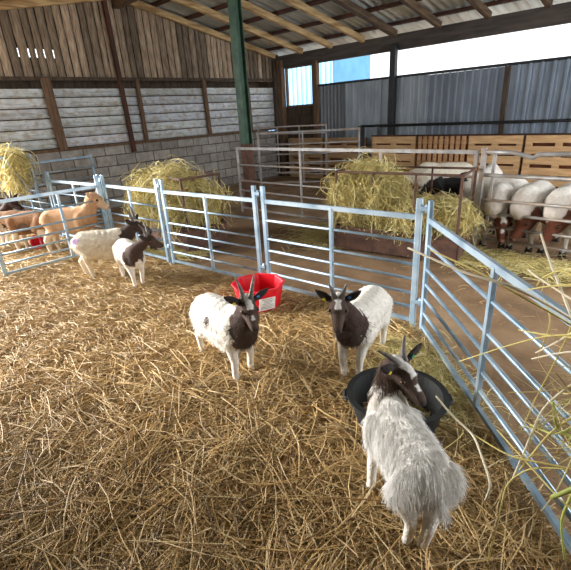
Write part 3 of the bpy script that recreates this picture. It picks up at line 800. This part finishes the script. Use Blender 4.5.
def animal(name, label, cat, loc, rz, scale, head, head_dir, colours, feet=None, patches=(), group=None, fur=0, fur_len=0.04, horns=0.17, tags=(), voxel=0.0085, wool=1.0, neck_mid=None, head_up=(0, 0, 1), beard=True, horn_style='back', ear='side', blaze=True, headscale=1.0, ear_lift=0.5, seed=1, body_drop=0.0, tail_up=False, forehead=None, horn_sweep=None, horn_spread=0.26, horn_rise=1.0):
    """a standing goat. local frame: x forward, y left, z up, origin on the ground under the belly; head/head_dir in that frame"""
    lr = np.random.default_rng(seed)
    t = thing(name, label, cat, loc, rz, group); t.scale = (scale,) * 3
    caps = []   # (a, b, ra, rb, tag)
    def cap(a, b, ra, rb, tg): caps.append((np.array(a, float), np.array(b, float), ra, rb, tg))
    w = wool
    # trunk: deep chest, tucked belly, level back, sloping rump
    cap((-0.17, 0, 0.405), (-0.02, 0, 0.40), 0.112 * w, 0.118 * w, 'body')
    cap((-0.02, 0, 0.40), (0.15, 0, 0.395), 0.118 * w, 0.112 * w, 'body')
    cap((-0.10, 0, 0.355), (0.10, 0, 0.335), 0.112 * w, 0.115 * w, 'body')
    cap((-0.215, 0, 0.405), (-0.16, 0, 0.42), 0.088 * w, 0.10 * w, 'body')
    cap((0.12, 0, 0.45), (0.19, 0, 0.455), 0.075 * w, 0.075 * w, 'body')
    cap((0.20, 0, 0.36), (0.215, 0, 0.40), 0.085 * w, 0.085 * w, 'chest')
    for sy in (-1, 1):
        cap((0.15, sy * 0.055, 0.40), (0.15, sy * 0.065, 0.31), 0.075, 0.062, 'body')
        cap((-0.20, sy * 0.05, 0.40), (-0.145, sy * 0.075, 0.31), 0.085, 0.064, 'body')
    # legs: FL FR HL HR
    ft = feet or {}
    dflt = {'FL': (0.17, 0.075), 'FR': (0.17, -0.075), 'HL': (-0.23, 0.08), 'HR': (-0.23, -0.08)}
    hooves = []
    for k, (fx, fy) in dflt.items():
        if k in ft: fx, fy = ft[k]
        sy = 1 if k[1] == 'L' else -1
        if k[0] == 'F':
            e = np.array((0.145, sy * 0.068, 0.29)); f = np.array((fx, fy, 0.035))
            kn = e * 0.48 + f * 0.52 + np.array((0.018, 0, 0.01)); fe = kn * 0.22 + f * 0.78 + np.array((-0.012, 0, 0.008))
            cap(e, kn, 0.046, 0.029, 'leg'); cap(kn, fe, 0.028, 0.023, 'leg'); cap(fe, f, 0.024, 0.024, 'leg')
        else:
            s_ = np.array((-0.17, sy * 0.075, 0.30)); f = np.array((fx, fy, 0.035))
            hk = np.array((fx - 0.035, fy * 0.9 + sy * 0.005, 0.185)); fe = hk * 0.2 + f * 0.8 + np.array((-0.008, 0, 0.005))
            cap(s_, hk, 0.056, 0.028, 'leg'); cap(hk, fe, 0.028, 0.022, 'leg'); cap(fe, f, 0.023, 0.023, 'leg')
        hooves.append(f)
    # tail
    tb = np.array((-0.285, 0, 0.445)); te = tb + (np.array((-0.045, 0, 0.045)) if tail_up else np.array((-0.035, 0, -0.07)))
    cap(tb + np.array((0.03, 0, 0)), te, 0.028, 0.018, 'body')
    # neck and head
    Hd = np.array(head, float); f_ = N3(head_dir)
    upv = np.array(head_up, float); s_ = N3(np.cross(upv, f_)); u_ = np.cross(f_, s_)
    hs = headscale
    n0 = np.array((0.19, 0, 0.42)); n2 = Hd - f_ * 0.02 * hs - u_ * 0.03 * hs
    n1 = np.array(neck_mid, float) if neck_mid is not None else (n0 * 0.45 + n2 * 0.55 + np.array((0.02, 0, -0.005)))
    cap(n0, n1, 0.098 * (0.5 + 0.5 * w), 0.072 * (0.5 + 0.5 * w), 'neckbase' if 'neckbase' in colours else 'neck'); cap(n1, n2, 0.072 * (0.5 + 0.5 * w), 0.055, 'neck')
    h = lambda a, b=0.0, c=0.0: Hd + (f_ * a + s_ * b + u_ * c) * hs
    cap(h(-0.015), h(0.05, 0, 0.004), 0.056 * hs, 0.052 * hs, 'head')
    cap(h(0.03, 0, 0.022), h(0.06, 0, 0.018), 0.042 * hs, 0.040 * hs, 'head')
    cap(h(0.05, 0, -0.004), h(0.155, 0, -0.016), 0.046 * hs, 0.031 * hs, 'muzzle')
    cap(h(0.03, 0, -0.032), h(0.135, 0, -0.040), 0.036 * hs, 0.022 * hs, 'muzzle')
    cap(h(0.150, 0, -0.014), h(0.172, 0, -0.018), 0.029 * hs, 0.025 * hs, 'nose')
    for sy in (-1, 1):
        cap(h(0.052, sy * 0.034, 0.016), h(0.07, sy * 0.032, 0.012), 0.021 * hs, 0.018 * hs, 'head')
    cap(h(0.155, 0, -0.032), h(0.16, 0, -0.034), 0.022 * hs, 0.02 * hs, 'nose')
    V = []; F = []; nv = 0
    for a, b, ra, rb, tg in caps:
        n = max(2, int(np.linalg.norm(b - a) / (0.35 * min(ra, rb))) + 1)
        for q in np.linspace(0, 1, n):
            V.append(ICO_V * (ra + (rb - ra) * q) + a + (b - a) * q); F.append(ICO_F + nv); nv += len(ICO_V)
    # ears: flattened leaves
    ears = []
    for sy in (-1, 1):
        if ear == 'droop': d = N3(s_ * sy * 0.6 - u_ * 0.75 - f_ * 0.1); ln = 0.075
        else: d = N3(s_ * sy * 0.9 + u_ * ear_lift - f_ * 0.22); ln = 0.074
        fl = N3(np.cross(d, f_ * 0.9 + u_ * 0.3)); th_ = np.cross(d, fl)
        c0 = h(-0.005, sy * 0.045, 0.018) + d * ln * 0.8 * hs
        E_ = ICO_V.copy(); taper = 1 - 0.55 * np.clip(E_[:, 0], 0, 1)
        P = c0 + np.outer(E_[:, 0] * ln * hs, d) + np.outer(E_[:, 1] * 0.032 * taper * hs, fl) + np.outer(E_[:, 2] * 0.013 * hs, th_)
        V.append(P); F.append(ICO_F + nv); nv += len(ICO_V)
        caps.append((c0 - d * ln * hs, c0 + d * ln * hs, 0.02, 0.02, 'ear')); ears.append((c0, d, fl, th_))
    me = remeshed(np.concatenate(V), np.concatenate(F), voxel, 5, 'body')
    n = len(me.vertices)
    co = np.zeros(n * 3, np.float32); me.vertices.foreach_get('co', co); co = co.reshape(-1, 3).astype(float)
    no = np.zeros(n * 3, np.float32); me.vertices.foreach_get('normal', no); no = no.reshape(-1, 3).astype(float)
    tags_ = []
    best = np.full(n, 1e9); idx = np.zeros(n, int)
    wob = 0.012 * vnoise(co[:, 0] + co[:, 2], co[:, 1] - co[:, 2], 38, seed)
    for ci, (a, b, ra, rb, tg) in enumerate(caps):
        ab = b - a; L2 = ab @ ab + 1e-12
        q = np.clip(((co - a) @ ab) / L2, 0, 1)
        d = np.linalg.norm(co - a - q[:, None] * ab, axis=1) - (ra + (rb - ra) * q)
        if tg in ('neck', 'chest'): d = d + wob
        m_ = d < best; best[m_] = d[m_]; idx[m_] = ci
    tg = np.array([c[4] for c in caps])[idx]
    col = np.ones((n, 3))
    for k in set(tg): col[tg == k] = lin(colours.get(k, colours['body']))
    # lower legs may differ
    if 'shin' in colours: col[(tg == 'leg') & (co[:, 2] < 0.16)] = lin(colours['shin'])
    for (pc, pr, pcol) in patches:
        pr = np.array(pr if hasattr(pr, '__len__') else (pr,) * 3)
        q = (((co - np.array(pc)) / pr) ** 2).sum(1) ** 0.5
        m_ = q + 0.25 * vnoise(co[:, 0] * 1.3, co[:, 1] + co[:, 2], 60, seed + 3) < 1
        col[m_] = lin(pcol)
    hd = np.c_[(co - Hd) @ f_, (co - Hd) @ s_, (co - Hd) @ u_] / hs
    isH = (tg == 'head') | (tg == 'muzzle') | (tg == 'nose')
    if blaze:
        fc = lin(forehead or (232, 230, 228))
        m_ = isH & (hd[:, 2] > 0.015) & (np.abs(hd[:, 1]) < 0.022 + 0.9 * wob) & (hd[:, 0] < 0.075)
        col[m_] = fc
        m_ = isH & (blaze != 'forehead') & (hd[:, 2] > 0.0) & (np.abs(hd[:, 1]) < 0.010) & (hd[:, 0] > 0.105) & (hd[:, 0] < 0.135)
        col[m_] = fc
    # nostrils and mouth line
    for sy in (-1, 1):
        col[(np.linalg.norm(hd - np.array((0.192, sy * 0.012, -0.010)), axis=1) < 0.009)] = lin((24, 18, 16))
    # inner ear
    ca = me.color_attributes.new('coat', 'FLOAT_COLOR', 'POINT')
    ca.data.foreach_set('color', np.c_[col, np.ones(n)].astype(np.float32).ravel())
    me.materials.clear(); me.materials.append(M_coat)
    bo = bpy.data.objects.new('body', me); COL.objects.link(bo); bo.parent = t
    # eyes
    for sy in (-1, 1):
        b = MB(); b.add([tuple(p) for p in ICO_V * 0.0125 * hs + h(0.064, sy * 0.0475, 0.017)], [tuple(q) for q in ICO_F.tolist()], smooth=True); b.build('eye', M_eye, t)
    # horns
    if horns:
        for sy in (-1, 1):
            pts = []; rr = []
            for q in np.linspace(0, 1, 9):
                back = 0.35 * q * q + 0.28 * q if horn_style == 'back' else 0.10 * q + 0.2 * q * q
                if horn_sweep is not None: back = horn_sweep * q
                p = h(-0.004, sy * 0.021, 0.038) + hs * (u_ * horns * horn_rise * (q - 0.12 * q * q) - f_ * horns * back + s_ * sy * horns * horn_spread * (0.4 * q + 0.6 * q * q))
                pts.append(tuple(p)); rr.append(hs * (0.0165 * (1 - q) ** 0.8 + 0.003))
            b = MB(); b.tube(pts, rr, 9); b.build('horn', M_horn, t)
    for f in hooves:
        b = MB()
        for sy in (-1, 1):
            b.tube([(f[0] - 0.002, f[1] + sy * 0.009, 0.04), (f[0] + 0.006, f[1] + sy * 0.011, 0.02), (f[0] + 0.012, f[1] + sy * 0.012, 0.0)], [0.014, 0.016, 0.018], 8)
        b.build('hoof', M_hoof, t)
    for (side, m_) in tags:
        c0, d, fl, th_ = ears[0 if side == 'R' else 1]
        sgn = 1 if (th_ @ f_) > 0 else -1
        b = MB(); Rm = Matrix((Vector(d), Vector(fl), Vector(th_))).transposed()
        b.box(c0 - d * 0.02 * hs - fl * 0.012 + sgn * th_ * 0.014, (0.018, 0.015, 0.004), Rm); b.build('ear_tag', m_, t)
    # long hair
    if fur:
        me.calc_loop_triangles()
        nt_ = len(me.loop_triangles)
        tv = np.zeros(nt_ * 3, np.int32); me.loop_triangles.foreach_get('vertices', tv); tv = tv.reshape(-1, 3)
        A = co[tv]; area = np.linalg.norm(np.cross(A[:, 1] - A[:, 0], A[:, 2] - A[:, 0]), axis=1)
        wt = np.array([{'body': 1.0, 'chest': 1.0, 'neck': 1.0, 'neckbase': 1.0, 'leg': 0.5, 'head': 0.12, 'muzzle': 0.05, 'nose': 0, 'ear': 0.15}[x] for x in tg])
        ln = np.array([{'body': 1.0, 'chest': 1.0, 'neck': 0.9, 'neckbase': 0.9, 'leg': 0.4, 'head': 0.3, 'muzzle': 0.2, 'nose': 0.1, 'ear': 0.3}[x] for x in tg])
        zf = np.where(co[:, 2] < 0.24, 0.35, 1.0)
        p_ = area * (wt * zf)[tv[:, 0]]; p_ /= p_.sum()
        ti = lr.choice(nt_, fur, p=p_)
        bw_ = lr.random((fur, 2)); fl_ = bw_.sum(1) > 1; bw_[fl_] = 1 - bw_[fl_]
        P = A[ti, 0] + (A[ti, 1] - A[ti, 0]) * bw_[:, :1] + (A[ti, 2] - A[ti, 0]) * bw_[:, 1:]
        Nn = no[tv[ti, 0]]
        isneck = np.isin(tg[tv[ti, 0]], ('neck', 'chest'))
        base = np.where(isneck[:, None], np.array((-0.15, 0, -1.0)), np.array((-0.75, 0, -0.75)))
        # clumping waves along the flank
        wv = np.c_[vnoise(P[:, 0] * 2, P[:, 2] * 2 + P[:, 1], 16, seed), vnoise(P[:, 1] * 2, P[:, 0] * 2, 16, seed + 2), 0 * P[:, 0]]
        base = base + 0.35 * wv + lr.normal(size=(fur, 3)) * 0.16
        Tn = base - Nn * (base * Nn).sum(1, keepdims=True); Tn /= np.linalg.norm(Tn, axis=1, keepdims=True) + 1e-9
        Dd = Tn + Nn * lr.uniform(0.12, 0.5, (fur, 1))
        L = fur_len * ln[tv[ti, 0]] * lr.uniform(0.5, 1.25, fur) * zf[tv[ti, 0]]
        cc = col[tv[ti, 0]] * lr.uniform(0.86, 1.06, (fur, 1))
        Vs, Fs, Cs = strands(P - Nn * 0.004, Dd, L, lr.uniform(0.0022, 0.0042, fur), cc, np.zeros((fur, 3)), 3, 0.12, up=Nn + 1e-6, gravity=np.full(fur, 0.25))
        np_mesh('hair', Vs, Fs, M_hair, t, Cs, 'coat')
    if beard:
        nb = 160
        P = np.array([h(0.11 - 0.07 * q, lr.uniform(-0.016, 0.016), -0.055) for q in lr.random(nb)])
        Dd = np.tile(np.array((0.05, 0, -1.0)), (nb, 1)) + lr.normal(size=(nb, 3)) * 0.18
        Vs, Fs, Cs = strands(P, Dd, lr.uniform(0.02, 0.055, nb), np.full(nb, 0.004), np.tile(np.array(lin(colours['muzzle'])), (nb, 1)), np.zeros((nb, 3)), 2, 0.2)
        np_mesh('beard', Vs, Fs, M_hair, t, Cs, 'coat')
    return t

WHITE = (240, 236, 228); DARK = (72, 54, 46); DARK2 = (48, 40, 38)
bagot = dict(body=WHITE, chest=DARK, neck=DARK, head=DARK, muzzle=(84, 66, 57), nose=(66, 54, 50), leg=WHITE, ear=DARK2)
GP = 'white goats with dark heads in the straw pen'
def to_local(loc, rz, sc_, p):
    d = np.array(p, float) - np.array(loc); c, s = math.cos(rz), math.sin(rz)
    return ((d[0] * c + d[1] * s) / sc_, (-d[0] * s + d[1] * c) / sc_, d[2] / sc_)
def dir_local(rz, v):
    c, s = math.cos(rz), math.sin(rz)
    return (v[0] * c + v[1] * s, -v[0] * s + v[1] * c, v[2])

# goat in front of the red tub
rz = math.radians(-3); loc = (-2.15, 1.52, 0.0)
animal('goat', 'white goat with a dark brown head and neck standing in front of the red tub', 'goat', loc, rz, 1.0,
       to_local(loc, rz, 1.0, (-1.86, 1.50, 0.605)), dir_local(rz, (0.80, -0.36, -0.62)), bagot, group=GP, fur=9000, fur_len=0.035,
       feet={'FL': (0.15, 0.085), 'FR': (0.19, -0.075), 'HL': (-0.16, 0.07), 'HR': (-0.29, -0.03)}, horns=0.15, tags=(('R', M_yellow), ('L', M_blue)), seed=3, wool=1.24, ear_lift=0.6,
       patches=(((0.0, -0.14, 0.43), (0.03, 0.06, 0.035), DARK), ((0.27, 0, 0.43), (0.09, 0.13, 0.10), DARK), ((0.28, 0, 0.33), (0.06, 0.09, 0.07), DARK)), neck_mid=(0.27, 0.0, 0.50))
# goat in the middle, facing the viewer
rz = math.radians(-78); loc = (-1.445, 2.15, 0.0)
animal('goat', 'white goat with a brown head and bib standing head-on by the corner of the hurdles', 'goat', loc, rz, 1.02,
       to_local(loc, rz, 1.02, (-1.425, 1.86, 0.60)), dir_local(rz, (0.50, -0.72, -0.62)), bagot, group=GP, fur=8000, fur_len=0.03,
       feet={'FL': (0.20, 0.055), 'FR': (0.235, -0.03), 'HL': (-0.23, 0.06), 'HR': (-0.17, -0.05)}, horns=0.125, horn_style='up', ear_lift=0.8, tags=(('R', M_yellow), ('L', M_blue)), seed=5, wool=1.15, blaze='forehead',
       patches=(((0.23, 0, 0.42), (0.11, 0.13, 0.11), DARK), ((0.28, 0.0, 0.32), (0.08, 0.10, 0.10), DARK), ((0.36, -0.01, 0.40), (0.035, 0.018, 0.035), WHITE)), neck_mid=(0.26, 0.0, 0.50))
# nearest goat, seen from behind over its back
rz = math.radians(143); loc = (-0.645, 1.29, 0.0)
animal('goat', 'shaggy white goat seen from behind with its head over the black bowl', 'goat', loc, rz, 0.94,
       to_local(loc, rz, 0.94, (-0.80, 1.48, 0.585)), dir_local(rz, (0.84, -0.10, -0.58)), dict(bagot, chest=WHITE, neckbase=WHITE, neck=(84, 64, 52), body=(238, 236, 232)), group=GP, fur=26000, fur_len=0.055,
       feet={'FL': (0.11, 0.12), 'FR': (0.16, -0.06), 'HL': (-0.18, 0.06), 'HR': (-0.215, 0.005)}, horns=0.115, horn_rise=0.35, horn_sweep=0.85, horn_spread=0.7, tags=(('L', M_green), ('R', M_yellow)), seed=9, voxel=0.008,
       neck_mid=(0.25, -0.01, 0.50), patches=(((0.02, 0.14, 0.38), (0.03, 0.04, 0.05), (150, 140, 130)),), wool=1.0, headscale=1.05)
# pair by the hay rack
rz = math.radians(52); loc = (-4.83, 1.86, 0.0)
animal('goat', 'white goat with a purple mark on its rump and black head turned to the hay', 'goat', loc, rz, 1.06,
       to_local(loc, rz, 1.06, (-4.60, 2.17, 0.60)), dir_local(rz, (0.70, 0.50, -0.25)), dict(bagot, chest=WHITE, neck=(70, 54, 46), body=(236, 228, 212), leg=(232, 222, 204)), group=GP, fur=6000, fur_len=0.04,
       feet={'HL': (-0.26, 0.09), 'HR': (-0.14, -0.06)}, horns=0.17, seed=11, wool=1.22,
       patches=(((-0.24, -0.09, 0.46), (0.06, 0.05, 0.028), (176, 146, 200)),))
rz = math.radians(-10); loc = (-4.36, 1.94, 0.0)
animal('goat', 'small white goat with a dark brown head and shoulders in front of the purple-marked goat', 'goat', loc, rz, 0.94,
       to_local(loc, rz, 0.94, (-4.00, 2.00, 0.555)), dir_local(rz, (0.72, 0.50, -0.28)), bagot, group=GP, fur=6000, fur_len=0.028,
       feet={'FL': (0.16, 0.05), 'FR': (0.20, -0.05), 'HL': (-0.20, 0.06), 'HR': (-0.22, -0.06)}, horns=0.14, seed=13, wool=1.1,
       patches=(((0.22, -0.03, 0.40), (0.09, 0.14, 0.12), DARK), ((0.0, -0.13, 0.36), (0.025, 0.04, 0.025), DARK), ((0.27, 0.02, 0.30), (0.06, 0.05, 0.06), WHITE), ((-0.1, 0.12, 0.44), (0.05, 0.05, 0.05), DARK)), neck_mid=(0.26, 0.0, 0.47), blaze=False)
# left pen
rz = math.radians(42); loc = (-6.14, 2.0, 0.0)
animal('goat', 'tan goat behind the hurdle in the left pen, looking right', 'goat', loc, rz, 1.30,
       to_local(loc, rz, 1.30, (-5.89, 2.28, 0.77)), dir_local(rz, (0.62, 0.55, -0.50)), dict(body=(190, 146, 106), chest=(182, 138, 98), neck=(196, 152, 114), head=(200, 158, 122), muzzle=(220, 190, 162), nose=(206, 170, 150), leg=(214, 190, 160), ear=(222, 176, 142)), group='goats in the left pen', fur=2500, fur_len=0.02,
       horns=0.0, seed=17, voxel=0.011, blaze=False, patches=(((-0.33, 0, 0.38), (0.08, 0.12, 0.12), (236, 220, 196)),), beard=False)
rz = math.radians(218); loc = (-6.80, 1.66, 0.0)
animal('goat', 'brown goat with white legs at the left edge, body parallel to the hurdle', 'goat', loc, rz, 1.2,
       (0.44, 0.02, 0.50), (0.85, 0.1, -0.5), dict(body=(128, 88, 54), chest=(110, 76, 48), neck=(150, 116, 84), head=(216, 200, 180), muzzle=(226, 214, 196), nose=(190, 160, 146), leg=(206, 190, 168), ear=(120, 84, 56)), group='goats in the left pen', fur=2500, fur_len=0.02,
       horns=0.1, seed=19, voxel=0.011, blaze=False, beard=False, patches=(((0.0, 0.1, 0.33), (0.1, 0.08, 0.06), (86, 60, 40)),))
rz = math.radians(60); loc = (-7.55, 1.28, 0.0)
animal('goat', 'dark brown headed goat under the hanging hay at the left edge', 'goat', loc, rz, 1.15,
       to_local(loc, rz, 1.15, (-7.28, 1.62, 0.70)), dir_local(rz, (0.80, 0.45, -0.35)), dict(body=WHITE, chest=(60, 36, 32), neck=(62, 36, 32), head=(58, 34, 30), muzzle=(50, 30, 28), nose=(44, 30, 28), leg=WHITE, ear=(58, 34, 30)), group='goats in the left pen', fur=2000, fur_len=0.02,
       horns=0.1, seed=23, voxel=0.011, blaze=False, beard=False)

# brown-headed white goats feeding under the barrier
boer = dict(body=(232, 228, 222), chest=(228, 224, 218), neck=(214, 206, 198), head=(104, 58, 38), muzzle=(112, 64, 44), nose=(150, 112, 98), leg=(224, 218, 208), ear=(92, 50, 34))
GB = 'white goats feeding under the grey barrier'
for i, (hx, bx, yy, hz_, rz_, lab, fh) in enumerate((
        (-1.60, -1.74, 5.60, 0.31, -82, 'white goat with a narrow white-blazed brown head, first from the hay trough at the barrier', True),
        (-1.30, -1.40, 5.62, 0.35, -90, 'white goat with a dark red-brown head feeding second from the hay trough at the barrier', False),
        (-1.00, -1.05, 5.64, 0.36, -92, 'white goat with a red-brown head feeding third from the hay trough at the barrier', False),
        (-0.68, -0.70, 5.64, 0.36, -88, 'white goat at the right edge of the photo feeding under the barrier', True))):
    rz = math.radians(rz_); loc = (bx, yy, 0.0)
    animal('goat', lab, 'goat', loc, rz, 1.45, to_local(loc, rz, 1.45, (hx, 5.25, hz_ + 0.10)), dir_local(rz, (0.25 if i == 0 else -0.35, -0.5, -0.60)), boer, group=GB, fur=3500, fur_len=0.02, horns=0.0, ear='droop', voxel=0.012, beard=False, blaze=fh, headscale=1.2, seed=31 + i, wool=1.12, neck_mid=(0.30, 0.0, 0.36))
# white goat with the black head eating from the trough, and two more behind
rz = math.radians(184); loc = (-1.94, 5.70, 0.0)
animal('goat', 'white goat with a black head and shoulders eating hay from the brown trough', 'goat', loc, rz, 1.6,
       (0.40, 0.06, 0.43), (0.8, 0.35, -0.5), dict(body=(236, 232, 226), chest=(28, 26, 28), neck=(28, 26, 28), head=(30, 28, 30), muzzle=(40, 38, 38), nose=(200, 196, 192), leg=(228, 222, 214), ear=(28, 26, 28)), group=GB, voxel=0.012, beard=False, horns=0, ear='droop', seed=41,
       patches=(((0.24, 0, 0.42), (0.09, 0.2, 0.16), (28, 26, 28)),), headscale=1.1)
rz = math.radians(205); loc = (-3.0, 6.75, 0.0)
animal('goat', 'greyish white goat behind the black-headed goat at the trough', 'goat', loc, rz, 1.55,
       (0.42, 0.0, 0.36), (0.8, 0.0, -0.6), dict(boer, body=(224, 218, 202), chest=(216, 208, 192), neck=(196, 188, 174), head=(196, 188, 176), ear=(180, 170, 156)), group=GB, voxel=0.012, beard=False, horns=0, ear='droop', seed=43, wool=1.12, blaze=False)
rz = math.radians(100); loc = (-2.5, 7.25, 0.0)
animal('goat', 'white goat standing turned away behind the feed barrier post', 'goat', loc, rz, 1.4,
       (0.40, 0.02, 0.40), (0.8, 0.2, -0.3), dict(boer, head=(190, 184, 178), muzzle=(196, 190, 184), ear=(170, 164, 158)), group=GB, voxel=0.012, beard=False, horns=0, ear='droop', seed=47, blaze=False)

# ------------------------------------------------------------------ loose hay hanging over the right hurdle
HAYCOL = {'w': (232, 222, 196), 'y': (214, 198, 120), 'g': (176, 186, 96)}
t = thing('overhanging_hay', 'loose pale hay stalks hanging over the right hurdle at the right edge', 'hay', (0, 0, 0), kind='stuff')
STALKS = [
    ('w', 0.0042, [(-0.518, 1.247, 0.705), (-0.464, 1.264, 0.64), (-0.373, 1.244, 0.614), (-0.325, 1.17, 0.626), (-0.245, 1.049, 0.634), (-0.253, 1.043, 0.573)]),
    ('y', 0.0035, [(-0.373, 1.244, 0.614), (-0.243, 1.201, 0.629), (-0.157, 1.201, 0.661), (-0.066, 1.224, 0.672)]),
    ('w', 0.0045, [(-0.234, 1.248, 0.495), (-0.212, 1.255, 0.667), (-0.199, 1.284, 0.792), (-0.152, 1.308, 0.876), (-0.13, 1.357, 0.887)]),
    ('y', 0.003, [(-0.249, 1.193, 0.138), (-0.242, 1.2, 0.388), (-0.247, 1.233, 0.489), (-0.19, 1.233, 0.598), (-0.067, 1.225, 0.675)]),
    ('w', 0.0042, [(-0.629, 1.188, 1.261), (-0.482, 1.099, 1.268), (-0.38, 1.055, 1.266), (-0.28, 1.042, 1.266), (-0.221, 1.095, 1.223), (-0.142, 1.186, 1.144)]),
    ('y', 0.003, [(-0.565, 1.209, 1.26), (-0.358, 1.062, 1.276), (-0.269, 1.058, 1.242), (-0.196, 1.099, 1.196), (-0.138, 1.183, 1.129)]),
    ('w', 0.005, [(-0.37, 1.661, 1.234), (-0.326, 1.619, 1.168), (-0.257, 1.523, 1.104), (-0.19, 1.401, 1.06)]),
    ('y', 0.003, [(-0.69, 1.904, 0.454), (-0.445, 1.665, 0.737), (-0.349, 1.557, 0.849), (-0.257, 1.438, 0.958), (-0.151, 1.307, 1.059)]),
    ('y', 0.003, [(-0.292, 1.557, 0.471), (-0.257, 1.508, 0.679), (-0.219, 1.443, 0.852), (-0.189, 1.372, 0.996), (-0.173, 1.328, 1.104)]),
    ('g', 0.008, [(-0.106, 1.123, 0.625), (-0.078, 1.124, 0.666), (-0.045, 1.147, 0.704)]),
    ('y', 0.0035, [(-0.375, 1.61, 0.868), (-0.256, 1.466, 0.949), (-0.148, 1.304, 1.048)]),
    ('w', 0.0035, [(-0.283, 1.492, 0.858), (-0.203, 1.386, 0.986), (-0.155, 1.311, 1.078)]),
    ('w', 0.0035, [(-0.293, 1.502, 0.825), (-0.219, 1.401, 0.922), (-0.136, 1.293, 1.019)]),
    ('y', 0.0035, [(-0.378, 1.642, 1.022), (-0.296, 1.533, 1.094), (-0.179, 1.363, 1.186)]),
    ('y', 0.0035, [(-0.341, 1.605, 1.06), (-0.328, 1.592, 1.101), (-0.254, 1.492, 1.177), (-0.187, 1.37, 1.191)]),
    ('w', 0.0035, [(-0.389, 1.652, 1.096), (-0.322, 1.572, 1.097), (-0.166, 1.35, 1.126)]),
    ('y', 0.003, [(-0.294, 1.531, 1.044), (-0.249, 1.459, 1.004), (-0.267, 1.476, 0.884)]),
    ('g', 0.005, [(-0.171, 1.257, 0.845), (-0.147, 1.247, 0.76), (-0.086, 1.243, 0.762)]),
    ('y', 0.004, [(-0.22, 1.263, 0.542), (-0.161, 1.246, 0.746), (-0.103, 1.26, 0.842)]),
    ('g', 0.004, [(-0.235, 1.361, 0.656), (-0.147, 1.275, 0.719), (-0.091, 1.248, 0.813)]),
    ('y', 0.003, [(-0.326, 1.339, 0.598), (-0.224, 1.239, 0.621), (-0.087, 1.133, 0.621), (-0.023, 1.125, 0.602)]),
    ('g', 0.005, [(-0.043, 1.201, 0.338), (-0.083, 1.24, 0.443), (-0.067, 1.225, 0.604)]),
]
b = MB()
for c_, rad_, pts in STALKS:
    P = np.array(pts); q = np.linspace(0, len(P) - 1, (len(P) - 1) * 4 + 1)
    fine = np.c_[[np.interp(q, np.arange(len(P)), P[:, k]) for k in range(3)]].T
    for _ in range(2): fine[1:-1] = 0.25 * fine[:-2] + 0.5 * fine[1:-1] + 0.25 * fine[2:]
    b.tube([tuple(p) for p in fine], [rad_ * (0.75 + 0.25 * i / len(fine)) for i in range(len(fine))], 6, tint=lin(HAYCOL[c_]))
b.build('long_stalks', M_hay, t, tinted=True)['kind'] = 'stuff'
n = 170
ctr = np.array((-0.07, 1.28, 0.84)); 
P = ctr + rng.normal(size=(n, 3)) * np.array((0.035, 0.035, 0.12))
D = rng.normal(size=(n, 3)) + np.array((-0.35, 0.1, -0.1)); L = rng.uniform(0.08, 0.26, n)
V, F, Cc = strands(P, D, L, rng.uniform(0.002, 0.005, n), hay_cols(n, 0.8), rng.normal(size=(n, 3)) * (L * 0.12)[:, None], 4, 0.5, gravity=rng.random(n) * 0.4)
np_mesh('tangled_stems', V, F, M_hay, t, Cc)['kind'] = 'stuff'
